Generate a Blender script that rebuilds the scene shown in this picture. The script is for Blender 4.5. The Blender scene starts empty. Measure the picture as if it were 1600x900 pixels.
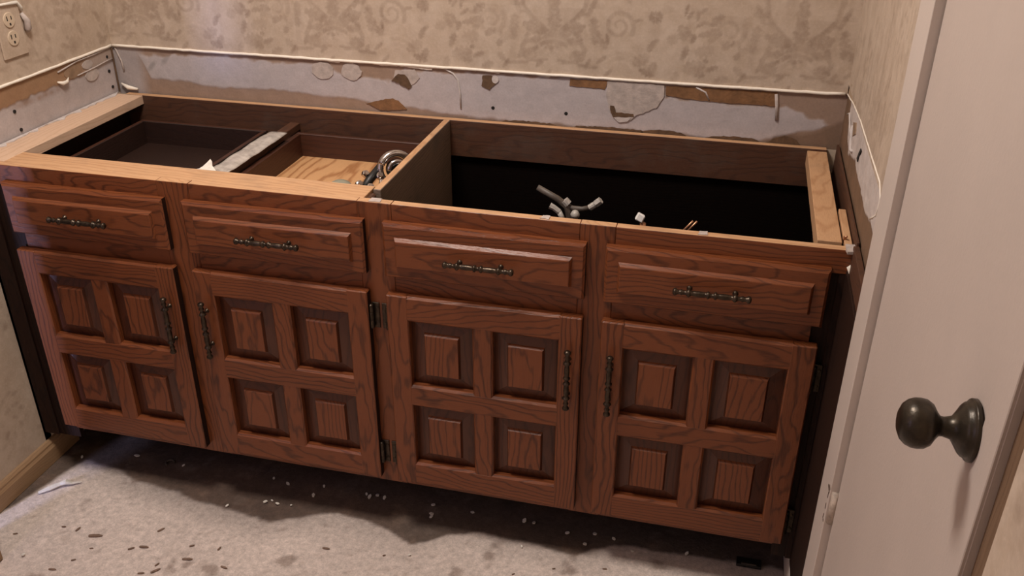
import bpy, bmesh, math, random
import numpy as np
from mathutils import Vector, Matrix

# ------------------------------------------------------------------ camera, world, lights, exposure
S = bpy.context.scene
COL = S.collection
PI = math.pi

cam_d = bpy.data.cameras.new('camera')
cam_d.sensor_width = 36.0
cam_d.lens = 1435.0 * 36.0 / 1600.0
cam_d.clip_start = 0.01
cam = bpy.data.objects.new('camera', cam_d)
COL.objects.link(cam)
yaw, pit, rol = math.radians(13.673), math.radians(28.009), math.radians(0.218)
F_ = Vector((-math.sin(yaw) * math.cos(pit), math.cos(yaw) * math.cos(pit), -math.sin(pit)))
R_ = Vector((math.cos(yaw), math.sin(yaw), 0))
U_ = R_.cross(F_)
R2 = R_ * math.cos(rol) + U_ * math.sin(rol)
U2 = -R_ * math.sin(rol) + U_ * math.cos(rol)
M = Matrix((R2, U2, -F_)).transposed().to_4x4()
M.translation = Vector((0.50457, -1.50431, 1.46530))
cam.matrix_world = M
S.camera = cam

world = bpy.data.worlds.new('world')
S.world = world
world.use_nodes = True
world.node_tree.nodes['Background'].inputs['Color'].default_value = (0.62, 0.74, 1.0, 1)
world.node_tree.nodes['Background'].inputs['Strength'].default_value = 0.06


def area_light(name, loc, target, size, energy, color, size_y=None):
    d = bpy.data.lights.new(name, 'AREA')
    d.energy = energy
    d.color = color
    d.size = size
    if size_y:
        d.shape = 'RECTANGLE'
        d.size_y = size_y
    o = bpy.data.objects.new(name, d)
    COL.objects.link(o)
    o.location = loc
    o.rotation_euler = (Vector(target) - Vector(loc)).to_track_quat('-Z', 'Y').to_euler()
    return o


# warm lamp over the vanity, two added fill lights at the left, daylight through the doorway on the left
area_light('ceiling_lamp_vanity', (-0.32, -0.36, 2.35), (-0.32, -0.36, 0), 0.40, 30.0, (1.0, 0.90, 0.82))
area_light('fill_light_warm', (-0.55, -1.55, 2.30), (-0.2, -0.6, 0.4), 0.5, 1.0, (1.0, 0.88, 0.80))  # added soft warm fill, no fixture stands here
area_light('fill_light_cool', (-0.96, -1.50, 1.35), (-0.7, 0.0, 0.5), 0.35, 3.2, (0.58, 0.55, 1.0), 0.7)  # added cool fill for the left side; no window is built
area_light('doorway_daylight', (-1.53, -1.60, 0.48), (-0.95, 0.0, 0.10), 0.16, 22.0, (0.50, 0.56, 1.0), 0.45)

vs = S.view_settings
vs.view_transform = 'Standard'
vs.look = 'None'
vs.gamma = 1.0
vs.use_curve_mapping = False
vs.exposure = 0.0

rng = random.Random(11)
nrs = np.random.RandomState(5)


# ------------------------------------------------------------------ materials
def new_mat(name):
    m = bpy.data.materials.new(name)
    m.use_nodes = True
    nt = m.node_tree
    nt.nodes.clear()
    out = nt.nodes.new('ShaderNodeOutputMaterial')
    b = nt.nodes.new('ShaderNodeBsdfPrincipled')
    nt.links.new(b.outputs[0], out.inputs[0])
    return m, nt, b


class NT:
    """tiny helper for wiring node trees"""
    def __init__(s, nt):
        s.nt = nt

    def node(s, t, **kw):
        n = s.nt.nodes.new(t)
        for k, v in kw.items():
            if hasattr(n, k):
                setattr(n, k, v)
            else:
                n.inputs[k].default_value = v
        return n

    def put(s, sock, v):
        if isinstance(v, bpy.types.NodeSocket):
            s.nt.links.new(v, sock)
        else:
            sock.default_value = v

    def math(s, op, a, b=0.0, c=0.0, clamp=False):
        n = s.nt.nodes.new('ShaderNodeMath')
        n.operation = op
        n.use_clamp = clamp
        s.put(n.inputs[0], a)
        s.put(n.inputs[1], b)
        s.put(n.inputs[2], c)
        return n.outputs[0]

    def noise(s, vec, scale, detail=3.0, rough=0.55):
        n = s.nt.nodes.new('ShaderNodeTexNoise')
        if vec is not None:
            s.nt.links.new(vec, n.inputs['Vector'])
        n.inputs['Scale'].default_value = scale
        n.inputs['Detail'].default_value = detail
        n.inputs['Roughness'].default_value = rough
        return n.outputs['Fac']

    def mapr(s, v, a, b, c=0.0, d=1.0):
        n = s.nt.nodes.new('ShaderNodeMapRange')
        s.put(n.inputs[0], v)
        for i, x in enumerate((a, b, c, d)):
            n.inputs[i + 1].default_value = x
        return n.outputs[0]

    def mix(s, f, a, b, mode='MIX'):
        n = s.nt.nodes.new('ShaderNodeMix')
        n.data_type = 'RGBA'
        n.blend_type = mode
        s.put(n.inputs[0], f)
        s.put(n.inputs[6], a if isinstance(a, bpy.types.NodeSocket) else (*a, 1))
        s.put(n.inputs[7], b if isinstance(b, bpy.types.NodeSocket) else (*b, 1))
        return n.outputs[2]

    def comb(s, x, y, z):
        n = s.nt.nodes.new('ShaderNodeCombineXYZ')
        for i, v in enumerate((x, y, z)):
            s.put(n.inputs[i], v)
        return n.outputs[0]

    def attr(s, name):
        n = s.nt.nodes.new('ShaderNodeAttribute')
        n.attribute_name = name
        return n

    def bump(s, h, strength, dist=0.002):
        n = s.nt.nodes.new('ShaderNodeBump')
        n.inputs['Strength'].default_value = strength
        n.inputs['Distance'].default_value = dist
        s.nt.links.new(h, n.inputs['Height'])
        return n.outputs[0]


def wood_mat(name, light, dark, line=0.75, rough=0.42, freq=900.0, spec=0.5, dirt=0.0):
    m, nt, b = new_mat(name)
    h = NT(nt)
    sp = nt.nodes.new('ShaderNodeSeparateXYZ')
    nt.links.new(h.attr('gc').outputs['Vector'], sp.inputs[0])
    u, v, w = sp.outputs
    low = h.comb(h.math('MULTIPLY', u, 3.0), h.math('MULTIPLY', v, 9.0), h.math('MULTIPLY', w, 9.0))
    n1 = h.math('SUBTRACT', h.noise(low, 1.0, 2.0), 0.5)
    n2 = h.math('SUBTRACT', h.noise(low, 2.3, 2.0), 0.5)
    vv = h.math('MULTIPLY_ADD', n1, 0.034, v)
    ww = h.math('MULTIPLY_ADD', n2, 0.034, w)
    r = h.math('SQRT', h.math('ADD', h.math('MULTIPLY', vv, vv), h.math('MULTIPLY', ww, ww)))
    jit = h.math('MULTIPLY', h.noise(h.comb(h.math('MULTIPLY', u, 6.0), h.math('MULTIPLY', v, 120.0), h.math('MULTIPLY', w, 120.0)), 1.0, 2.0), 1.6)
    s = h.math('SINE', h.math('ADD', h.math('MULTIPLY', r, freq), jit))
    ring = h.mapr(s, -0.2, 1.0)
    ring = h.math('POWER', ring, 2.2)
    fib = h.noise(h.comb(h.math('MULTIPLY', u, 14.0), h.math('MULTIPLY', v, 520.0), h.math('MULTIPLY', w, 520.0)), 1.0, 3.0)
    pore = h.mapr(h.noise(h.comb(h.math('MULTIPLY', u, 38.0), h.math('MULTIPLY', v, 1100.0), h.math('MULTIPLY', w, 1100.0)), 1.0, 1.0), 0.60, 0.70)
    board = h.noise(h.comb(h.math('MULTIPLY', u, 1.2), h.math('MULTIPLY', v, 14.0), h.math('MULTIPLY', w, 14.0)), 1.0, 2.0)
    t = h.math('MULTIPLY', ring, line)
    t = h.math('ADD', t, h.math('MULTIPLY', h.math('SUBTRACT', fib, 0.5), 0.9))
    t = h.math('ADD', t, h.math('MULTIPLY', h.math('SUBTRACT', board, 0.5), 0.7))
    t = h.math('ADD', t, h.math('MULTIPLY', pore, 0.22), clamp=True)
    c = h.mix(t, light, dark)
    if dirt:
        geo = nt.nodes.new('ShaderNodeNewGeometry')
        dn = h.mapr(h.noise(geo.outputs['Position'], 9.0, 5.0, 0.65), 0.50, 0.72)
        c = h.mix(h.math('MULTIPLY', dn, dirt), c, (0.10, 0.085, 0.07))
    nt.links.new(c, b.inputs['Base Color'])
    b.inputs['Roughness'].default_value = rough
    b.inputs['Specular IOR Level'].default_value = spec
    hh = h.math('SUBTRACT', h.math('MULTIPLY', fib, 0.4), h.math('ADD', pore, h.math('MULTIPLY', ring, 0.4)))
    nt.links.new(h.bump(hh, 0.25, 0.0012), b.inputs['Normal'])
    return m


W_OAK = wood_mat('stained_oak', (0.182, 0.053, 0.0170), (0.037, 0.0096, 0.0037), 0.58, freq=860, rough=0.38, spec=0.4)
W_RECESS_SHADE = wood_mat('recess_shaded_oak', (0.084, 0.025, 0.0100), (0.024, 0.0068, 0.0030), 0.45, freq=560, rough=0.42)  # oak darkened to paint in the shade of the panel recesses
W_PANEL = wood_mat('stained_oak_panel', (0.182, 0.053, 0.0170), (0.037, 0.0096, 0.0037), 0.58, freq=760, rough=0.38, spec=0.4)
W_DARK = wood_mat('dark_stained_oak_edge_shade', (0.022, 0.0085, 0.0048), (0.007, 0.003, 0.002), 0.6, rough=0.6, spec=0.2)  # stained stiles and fillers; also paints shade on door and drawer sides
W_RAW = wood_mat('raw_pine', (0.56, 0.33, 0.175), (0.38, 0.19, 0.085), 0.5, rough=0.65, freq=500, dirt=0.25)
W_LEDGE = wood_mat('pale_raw_pine', (0.62, 0.43, 0.30), (0.46, 0.28, 0.17), 0.35, rough=0.7, freq=500, dirt=0.15)
W_PLY = wood_mat('plywood', (0.60, 0.34, 0.16), (0.36, 0.16, 0.06), 0.9, rough=0.6, freq=330)
W_INNER = wood_mat('dark_inner_board', (0.080, 0.030, 0.013), (0.026, 0.010, 0.005), 0.4, rough=0.62, dirt=0.3)
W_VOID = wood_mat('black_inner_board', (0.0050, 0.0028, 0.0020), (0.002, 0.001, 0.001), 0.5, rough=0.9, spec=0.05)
W_GREY = wood_mat('grey_divider_board', (0.23, 0.165, 0.12), (0.10, 0.068, 0.047), 0.45, rough=0.6, dirt=0.6)
W_DRAWER = wood_mat('dark_drawer_board', (0.060, 0.020, 0.010), (0.022, 0.007, 0.004), 0.4, rough=0.5)
W_DRAWER1 = wood_mat('black_stained_drawer_board', (0.022, 0.0085, 0.005), (0.010, 0.004, 0.003), 0.4, rough=0.5)
W_JAMB = wood_mat('brown_jamb_wood', (0.175, 0.105, 0.060), (0.10, 0.055, 0.03), 0.35, rough=0.6)
W_BASE = wood_mat('tan_baseboard_wood', (0.33, 0.205, 0.11), (0.20, 0.115, 0.055), 0.35, rough=0.55)


def simple_mat(name, col, rough=0.6, metal=0.0, var=0.12, scale=30.0, bump=0.1, col2=None, bscale=None):
    m, nt, b = new_mat(name)
    h = NT(nt)
    geo = nt.nodes.new('ShaderNodeNewGeometry')
    n = h.noise(geo.outputs['Position'], scale, 4.0, 0.6)
    c2 = col2 or tuple(x * (1 - 2.2 * var) for x in col)
    nt.links.new(h.mix(h.mapr(n, 0.3, 0.7), col, c2), b.inputs['Base Color'])
    b.inputs['Roughness'].default_value = rough
    b.inputs['Metallic'].default_value = metal
    if bump:
        n2 = h.noise(geo.outputs['Position'], bscale or scale * 4, 3.0, 0.6)
        nt.links.new(h.bump(n2, bump, 0.002), b.inputs['Normal'])
    return m


M_BRONZE = simple_mat('aged_bronze', (0.085, 0.062, 0.043), 0.33, 0.8, 0.3, 90, 0.15)
M_KNOB = simple_mat('oil_rubbed_bronze', (0.020, 0.016, 0.012), 0.33, 0.6, 0.3, 60, 0.12, (0.055, 0.042, 0.028))
M_CHROME = simple_mat('tarnished_chrome', (0.66, 0.62, 0.60), 0.20, 1.0, 0.15, 60, 0.08)
M_BLACK = simple_mat('black_rubber', (0.012, 0.011, 0.010), 0.45, 0.0, 0.2, 60, 0.1)
M_PAINT = simple_mat('white_door_paint', (0.530, 0.450, 0.400), 0.5, 0.0, 0.02, 8, 0.16, bscale=160)
M_CASING = simple_mat('white_casing_paint', (0.60, 0.520, 0.465), 0.45, 0.0, 0.02, 8, 0.12, bscale=120)
M_PAINTED_HINGE = simple_mat('painted_hinge_metal', (0.55, 0.45, 0.37), 0.5, 0.0, 0.2, 120, 0.3)
M_RUST = simple_mat('rusty_brown', (0.10, 0.05, 0.025), 0.7, 0.0, 0.3, 100, 0.2)
M_CREAM = simple_mat('cream_caulk', (0.90, 0.83, 0.72), 0.55, 0.0, 0.05, 60, 0.3)
M_SPACKLE = simple_mat('pale_spackle', (0.545, 0.468, 0.425), 0.8, 0.0, 0.14, 55, 0.5, bscale=130)
M_KRAFT = simple_mat('brown_torn_paper', (0.27, 0.135, 0.058), 0.85, 0.0, 0.22, 45, 0.5)
M_DIRTPAPER = simple_mat('dark_torn_paper', (0.15, 0.085, 0.045), 0.85, 0.0, 0.22, 45, 0.5)
M_TANPAPER = simple_mat('tan_torn_paper', (0.36, 0.235, 0.145), 0.85, 0.0, 0.2, 35, 0.4)
M_WHITE = simple_mat('white_plaster', (0.62, 0.56, 0.53), 0.75, 0.0, 0.10, 40, 0.6)
M_CHIP = simple_mat('white_paint_chip', (0.78, 0.74, 0.66), 0.6, 0.0, 0.1, 90, 0.1)
M_SPLINT = simple_mat('brown_wood_splinter', (0.26, 0.17, 0.12), 0.8, 0.0, 0.2, 90, 0.2)
M_HOLE = simple_mat('dark_hole', (0.012, 0.009, 0.008), 0.9, 0.0, 0.1, 50, 0)
M_IVORY = simple_mat('ivory_plastic', (0.62, 0.50, 0.37), 0.4, 0.0, 0.04, 20, 0.05)
M_HOSE = simple_mat('grey_rubber_hose', (0.11, 0.088, 0.070), 0.5, 0.0, 0.2, 60, 0.1)
M_BRAID = simple_mat('pale_braided_line', (0.55, 0.52, 0.47), 0.5, 0.2, 0.15, 200, 0.4, bscale=500)
M_WHITEPLASTIC = simple_mat('white_plastic', (0.86, 0.85, 0.82), 0.35, 0.0, 0.03, 20, 0)
M_COPPER = simple_mat('copper_tube', (0.62, 0.34, 0.2), 0.35, 0.8, 0.15, 60, 0.05)
M_SHEET = simple_mat('cloudy_plastic_sheet', (0.55, 0.50, 0.45), 0.25, 0.0, 0.2, 50, 0.4)
M_CEIL = simple_mat('ceiling_paint', (0.70, 0.64, 0.57), 0.8, 0.0, 0.03, 10, 0.1)
M_DISC = simple_mat('dull_green_plastic', (0.34, 0.33, 0.25), 0.5, 0.0, 0.1, 50, 0.05)


def wallpaper_mat():
    m, nt, b = new_mat('damask_wallpaper')
    h = NT(nt)
    p = h.attr('pat').outputs['Fac']
    geo = nt.nodes.new('ShaderNodeNewGeometry')
    pos = geo.outputs['Position']
    n1 = h.noise(pos, 5.5, 4.0, 0.6)
    n2 = h.noise(pos, 38.0, 4.0, 0.65)
    n3 = h.noise(pos, 160.0, 2.0, 0.6)
    base = h.mix(h.mapr(n1, 0.3, 0.7), (0.575, 0.475, 0.385), (0.510, 0.405, 0.312))
    base = h.mix(h.mapr(n2, 0.35, 0.75), base, (0.445, 0.345, 0.258))
    base = h.mix(h.math('MULTIPLY', h.mapr(n3, 0.5, 0.75), 0.25), base, (0.70, 0.58, 0.46))
    ink = h.mix(h.mapr(n2, 0.3, 0.7), (0.262, 0.185, 0.130), (0.335, 0.250, 0.185))
    wear = h.mapr(h.noise(pos, 70.0, 3.0, 0.7), 0.28, 0.60)
    f = h.math('MULTIPLY', h.math('MULTIPLY', h.math('MAXIMUM', p, 0.0), 0.88), h.math('MULTIPLY_ADD', wear, 0.6, 0.4), clamp=True)
    c = h.mix(f, base, ink)
    hi = h.math('MULTIPLY', h.math('MAXIMUM', h.math('MULTIPLY', p, -1.0), 0.0), 0.55)
    c = h.mix(hi, c, (0.70, 0.58, 0.45))
    nt.links.new(c, b.inputs['Base Color'])
    b.inputs['Roughness'].default_value = 0.62
    nt.links.new(h.bump(h.math('ADD', n3, h.math('MULTIPLY', p, 0.5)), 0.18, 0.0015), b.inputs['Normal'])
    return m


M_PAPER = wallpaper_mat()


def color_attr_mat(name, rough=0.8, bump=0.35, s1=60.0, s2=260.0, amt=0.3):
    m, nt, b = new_mat(name)
    h = NT(nt)
    c = h.attr('col').outputs['Color']
    geo = nt.nodes.new('ShaderNodeNewGeometry')
    n1 = h.noise(geo.outputs['Position'], s1, 4.0, 0.65)
    n2 = h.noise(geo.outputs['Position'], s2, 3.0, 0.6)
    k = h.mapr(n1, 0.3, 0.7, 1.0 - amt * 0.5, 1.0 + amt * 0.35)
    k = h.math('MULTIPLY', k, h.mapr(n2, 0.3, 0.7, 1.0 - amt * 0.35, 1.0 + amt * 0.35))
    vm = nt.nodes.new('ShaderNodeVectorMath')
    vm.operation = 'SCALE'
    nt.links.new(c, vm.inputs[0])
    nt.links.new(k, vm.inputs['Scale'])
    nt.links.new(vm.outputs[0], b.inputs['Base Color'])
    b.inputs['Roughness'].default_value = rough
    nt.links.new(h.bump(h.math('ADD', n1, h.math('MULTIPLY', n2, 0.4)), bump, 0.002), b.inputs['Normal'])
    return m


M_STRIP = color_attr_mat('bare_scraped_plaster', 0.75, 0.3, 45, 220, 0.16)
M_FLOOR = color_attr_mat('dirty_concrete', 0.85, 0.6, 70, 330, 0.45)


# ------------------------------------------------------------------ object helpers
def tag(o, label=None, cat=None, group=None, kind=None):
    if label:
        o['label'] = label
    if cat:
        o['category'] = cat
    if group:
        o['group'] = group
    if kind:
        o['kind'] = kind
    return o


def empty(name, loc, label, cat, group=None):
    o = bpy.data.objects.new(name, None)
    COL.objects.link(o)
    o.location = loc
    o.empty_display_size = 0.05
    return tag(o, label, cat, group)


def link_mesh(name, me, mats, parent=None):
    o = bpy.data.objects.new(name, me)
    for m in (mats if isinstance(mats, (list, tuple)) else [mats]):
        me.materials.append(m)
    COL.objects.link(o)
    if parent is not None:
        o.parent = parent
        off = parent.location if parent.parent is None else Vector((0, 0, 0))
        o.matrix_parent_inverse = Matrix.Translation(-off)
    return o


class MB:
    """collects shapes in world coordinates into one mesh, with wood-grain coordinates per board"""
    def __init__(s):
        s.bm = bmesh.new()
        s.gc = s.bm.verts.layers.float_vector.new('gc')

    def grain(s, vs, axis, tilt=None):
        oa, o1, o2 = rng.uniform(0, 20), rng.uniform(-0.05, 0.05), rng.choice((-1, 1)) * rng.uniform(0.02, 0.09)
        tl = rng.uniform(-0.16, 0.16) if tilt is None else tilt
        cen = sum((v.co for v in vs), Vector()) / max(1, len(vs))
        ax = 'xyz'.index(axis)
        others = [i for i in (0, 1, 2) if i != ax]
        if axis == 'x':
            others = [2, 1]
        for v in vs:
            d = v.co - cen
            v[s.gc] = (d[ax] + oa, d[others[0]] + o1, d[others[1]] + o2 + tl * d[ax])

    def _bevel(s, vs, w, seg=1):
        if w > 0:
            es = list({e for v in vs for e in v.link_edges})
            r = bmesh.ops.bevel(s.bm, geom=es + vs, offset=w, segments=seg, profile=0.5, affect='EDGES')
            return list({v for f in r['faces'] for v in f.verts} | {v for v in vs if v.is_valid})
        return vs

    def box(s, x0, x1, y0, y1, z0, z1, axis='x', bev=0.0012, tilt=None, seg=1):
        n0 = set(s.bm.verts)
        P = [(x0, y0, z0), (x1, y0, z0), (x1, y1, z0), (x0, y1, z0), (x0, y0, z1), (x1, y0, z1), (x1, y1, z1), (x0, y1, z1)]
        v = [s.bm.verts.new(p) for p in P]
        for f in ((3, 2, 1, 0), (4, 5, 6, 7), (0, 1, 5, 4), (1, 2, 6, 5), (2, 3, 7, 6), (3, 0, 4, 7)):
            s.bm.faces.new([v[i] for i in f])
        s._bevel(v, bev, seg)
        nv = [x for x in s.bm.verts if x not in n0]
        s.grain(nv, axis, tilt)
        return nv

    def rings(s, rings, axis='x', close_back=None, tilt=None):
        """concentric rectangles (x0,x1,z0,z1,y) facing -y, joined and capped"""
        n0 = set(s.bm.verts)
        L = []
        for (x0, x1, z0, z1, y) in rings:
            L.append([s.bm.verts.new(p) for p in ((x0, y, z0), (x1, y, z0), (x1, y, z1), (x0, y, z1))])
        for a, b in zip(L, L[1:]):
            for i in range(4):
                j = (i + 1) % 4
                s.bm.faces.new((a[i], a[j], b[j], b[i]))
        s.bm.faces.new(L[-1])
        s.bm.faces.new(L[0][::-1])
        nv = [x for x in s.bm.verts if x not in n0]
        s.grain(nv, axis, tilt)
        return nv

    def prism(s, poly, axis, a0, a1, gaxis='x'):
        """polygon in the two other coordinates, extruded along axis from a0 to a1"""
        ax = 'xyz'.index(axis)

        def pt(p, a):
            q = list(p)
            q.insert(ax, a)
            return q
        A = [s.bm.verts.new(pt(p, a0)) for p in poly]
        B = [s.bm.verts.new(pt(p, a1)) for p in poly]
        n = len(poly)
        s.bm.faces.new(A)
        s.bm.faces.new(B[::-1])
        for i in range(n):
            s.bm.faces.new((A[i], B[i], B[(i + 1) % n], A[(i + 1) % n]))
        s.grain(A + B, gaxis)
        return A + B

    def tube(s, pts, rad, seg=10, caps=True):
        pts = [Vector(p) for p in pts]
        rr = rad if isinstance(rad, (list, tuple)) else [rad] * len(pts)
        prev = None
        rings_ = []
        for i, p in enumerate(pts):
            t = (pts[min(i + 1, len(pts) - 1)] - pts[max(i - 1, 0)]).normalized()
            if prev is None:
                a = Vector((0, 0, 1)) if abs(t.z) < 0.9 else Vector((1, 0, 0))
                prev = t.cross(a).normalized()
            n = (prev - t * prev.dot(t)).normalized()
            prev = n
            b = t.cross(n)
            rings_.append([s.bm.verts.new(p + (n * math.cos(2 * PI * k / seg) + b * math.sin(2 * PI * k / seg)) * rr[i]) for k in range(seg)])
        for a, b in zip(rings_, rings_[1:]):
            for k in range(seg):
                s.bm.faces.new((a[k], a[(k + 1) % seg], b[(k + 1) % seg], b[k]))
        if caps:
            s.bm.faces.new(rings_[0][::-1])
            s.bm.faces.new(rings_[-1])
        allv = [v for r in rings_ for v in r]
        s.grain(allv, 'x')
        return allv

    def lathe(s, c, d, prof, seg=24):
        """profile of (distance along d, radius)"""
        c, d = Vector(c), Vector(d).normalized()
        pts = [c + d * t for t, _ in prof]
        a = Vector((0, 0, 1)) if abs(d.z) < 0.9 else Vector((1, 0, 0))
        n = d.cross(a).normalized()
        b = d.cross(n)
        rs = [[s.bm.verts.new(p + (n * math.cos(2 * PI * k / seg) + b * math.sin(2 * PI * k / seg)) * max(r, 1e-5)) for k in range(seg)] for p, (_, r) in zip(pts, prof)]
        for x, y in zip(rs, rs[1:]):
            for k in range(seg):
                s.bm.faces.new((x[k], x[(k + 1) % seg], y[(k + 1) % seg], y[k]))
        s.bm.faces.new(rs[0][::-1])
        s.bm.faces.new(rs[-1])
        return [v for r in rs for v in r]

    def build(s, name, mats, parent=None, smooth=False, topmat=False):
        bmesh.ops.recalc_face_normals(s.bm, faces=s.bm.faces[:])
        if topmat:
            for f in s.bm.faces:
                f.normal_update()
                if f.normal.z > 0.9:
                    f.material_index = 1
        if smooth:
            for f in s.bm.faces:
                f.smooth = True
        me = bpy.data.meshes.new(name)
        s.bm.to_mesh(me)
        s.bm.free()
        o = link_mesh(name, me, mats, parent)
        return o


def board(name, mat, parent, x0, x1, y0, y1, z0, z1, axis='x', bev=0.0012, topmat=False, tilt=None):
    mb = MB()
    mb.box(x0, x1, y0, y1, z0, z1, axis, bev, tilt)
    return mb.build(name, mat, parent, topmat=topmat)


def structure(o):
    o['kind'] = 'structure'
    return o


# ------------------------------------------------------------------ numpy pattern painting
def vnoise(nx, ny, cell, octaves=4, seed=0, pers=0.55):
    """smooth value noise on an ny by nx grid, about 0..1"""
    r = np.random.RandomState(seed)
    out = np.zeros((ny, nx))
    amp, tot = 1.0, 0.0
    for o in range(octaves):
        c = max(1.0, cell / 2 ** o)
        gx, gy = int(nx / c) + 3, int(ny / c) + 3
        g = r.rand(gy, gx)
        X, Y = np.arange(nx) / c, np.arange(ny) / c
        xi, yi = X.astype(int), Y.astype(int)
        fx, fy = X - xi, Y - yi
        fx, fy = fx * fx * (3 - 2 * fx), fy * fy * (3 - 2 * fy)
        a = g[np.ix_(yi, xi)] * (1 - fx) + g[np.ix_(yi, xi + 1)] * fx
        b = g[np.ix_(yi + 1, xi)] * (1 - fx) + g[np.ix_(yi + 1, xi + 1)] * fx
        out += amp * (a * (1 - fy[:, None]) + b * fy[:, None])
        tot += amp
        amp *= pers
    return out / tot


TP, TN = 0.53, 265          # wallpaper repeat (m) and cells
TILE = np.zeros((TN, TN))
_tx = (np.arange(TN) + 0.5) * TP / TN


def wrapd(a, c):
    d = a - c
    return d - TP * np.round(d / TP)


def splat(cx, cz, fn, val):
    """max-blend a shape given as signed distance fn(dx,dz) (<0 inside)"""
    DX, DZ = np.meshgrid(wrapd(_tx, cx), wrapd(_tx, cz))
    d = fn(DX, DZ)
    k = np.clip(0.5 - d / 0.0026, 0, 1) * abs(val)
    if val > 0:
        TILE[:] = np.where(k > np.abs(TILE) * 0 + np.maximum(TILE, 0), np.maximum(TILE, k), TILE)
    else:
        TILE[:] = TILE * (1 - k * 0.5) - k * 0.5


def leaf(cx, cz, L, Wd, ang, val, lobes=0.18, nl=5):
    ca, sa = math.cos(ang), math.sin(ang)

    def fn(X, Z):
        a, b = X * ca + Z * sa, -X * sa + Z * ca
        t = np.clip(a / L, -1, 1)
        w = Wd * np.sqrt(np.clip(1 - t * t, 0, 1)) * (1 + lobes * np.sin(nl * PI * t + 0.7))
        vein = np.where(np.abs(b) < Wd * 0.08, 0.002, 0)
        return np.where(np.abs(a) > L, np.hypot(np.abs(a) - L, b), np.abs(b) - w) + vein
    splat(cx, cz, fn, val)


def stroke(pts, w, val):
    pts = [np.array(p) for p in pts]
    for i, (p, q) in enumerate(zip(pts, pts[1:])):
        wi = w if not isinstance(w, (list, tuple)) else w[0] + (w[1] - w[0]) * i / max(1, len(pts) - 2)
        dd = q - p
        l2 = max(1e-9, dd @ dd)

        def fn(X, Z, dd=dd, l2=l2, wi=wi):
            t = np.clip((X * dd[0] + Z * dd[1]) / l2, 0, 1)
            return np.hypot(X - t * dd[0], Z - t * dd[1]) - wi
        splat(p[0], p[1], fn, val)


def spiral(cx, cz, r0, r1, turns, a0, w, val, sgn=1):
    n = int(turns * 16)
    P = []
    for i in range(n + 1):
        t = i / n
        r = r0 + (r1 - r0) * t
        a = a0 + sgn * turns * 2 * PI * t
        P.append((cx + r * math.cos(a), cz + r * math.sin(a)))
    stroke(P, w, val)


AX, AZ = 0.10, 0.985       # base of the palmette on the back wall
for sg, k in ((1, 1.0), (-1, 0.62)):
    stroke([(AX - sg * 0.015, AZ + 0.025), (AX - sg * 0.050, AZ + 0.055), (AX - sg * 0.068, AZ + 0.075), (AX - sg * 0.074, AZ + 0.11), (AX - sg * 0.072, AZ + 0.15)], 0.0042, 0.62)
    stroke([(AX + sg * 0.055, AZ + 0.052), (AX + sg * 0.072, AZ + 0.078), (AX + sg * 0.080, AZ + 0.12)], 0.0035, 0.6 * k)
    leaf(AX + sg * 0.085, AZ + 0.080, 0.026, 0.006, 1.15 * sg, 0.8 * k)
    stroke([(AX - sg * 0.045, AZ + 0.05), (AX - sg * 0.062, AZ + 0.062), (AX - sg * 0.083, AZ + 0.066)], 0.003, 0.55)
    leaf(AX - sg * 0.044, AZ + 0.028, 0.030, 0.012, -0.35 * sg, 0.68, 0.25, 4)
    leaf(AX - sg * 0.052, AZ + 0.040, 0.014, 0.006, 0.6 * sg, 0.6, 0.2, 3)
    leaf(AX - sg * 0.058, AZ + 0.014, 0.013, 0.006, 0.9 * sg, 0.6, 0.2, 3)
    leaf(AX + sg * 0.026, AZ - 0.002, 0.026, 0.010, 0.3 * sg, 0.55, 0.3, 5)
    spiral(AX + sg * 0.146, AZ + 0.042, 0.034, 0.006, 1.7, PI * 0.5 - sg * 0.2 + (PI if sg < 0 else 0) - sg * 1.9, [0.0055, 0.0025], 0.60 * k, sg)
    leaf(AX + sg * 0.188, AZ + 0.056, 0.011, 0.004, 0.2 * sg, 0.8 * k)
    leaf(AX + sg * 0.090, AZ + 0.038, 0.022, 0.010, 1.5, 0.62 * k, 0.25, 4)
    leaf(AX + sg * 0.096, AZ + 0.014, 0.017, 0.010, 1.2 * sg, 0.66 * k, 0.3, 4)
    leaf(AX + sg * 0.112, AZ + 0.002, 0.016, 0.008, -0.9 * sg, 0.60 * k, 0.3, 4)
    leaf(AX + sg * 0.122, AZ + 0.013, 0.013, 0.0035, 1.7, 0.95 * k)
    stroke([(AX + sg * 0.040, AZ - 0.002), (AX + sg * 0.062, AZ + 0.001), (AX + sg * 0.072, AZ - 0.015), (AX + sg * 0.066, AZ - 0.035), (AX + sg * 0.052, AZ - 0.043)], 0.0058, 0.66)
    leaf(AX + sg * 0.050, AZ - 0.030, 0.015, 0.010, 0.8 * sg, 0.55, 0.3)
    leaf(AX - sg * 0.060, AZ - 0.028, 0.016, 0.008, 0.6 * sg, 0.72, 0.35)
    stroke([(AX - sg * 0.052, AZ - 0.043), (AX - sg * 0.024, AZ - 0.047)], 0.0042, 0.62)
    stroke([(AX + sg * 0.012, AZ - 0.042), (AX + sg * 0.036, AZ - 0.043)], 0.0026, 0.72)
    stroke([(AX + sg * 0.060, AZ - 0.050), (AX + sg * 0.100, AZ - 0.053)], 0.0042, 0.62)
leaf(AX, AZ + 0.084, 0.032, 0.013, PI / 2, 0.74, 0.22, 3)
leaf(AX + 0.001, AZ + 0.046, 0.024, 0.016, PI / 2, 0.62, 0.2, 4)
leaf(AX + 0.004, AZ + 0.008, 0.030, 0.018, 0.1, 0.52, 0.3, 5)
leaf(AX - 0.004, AZ - 0.018, 0.007, 0.005, 1.2, 0.9)
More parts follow.
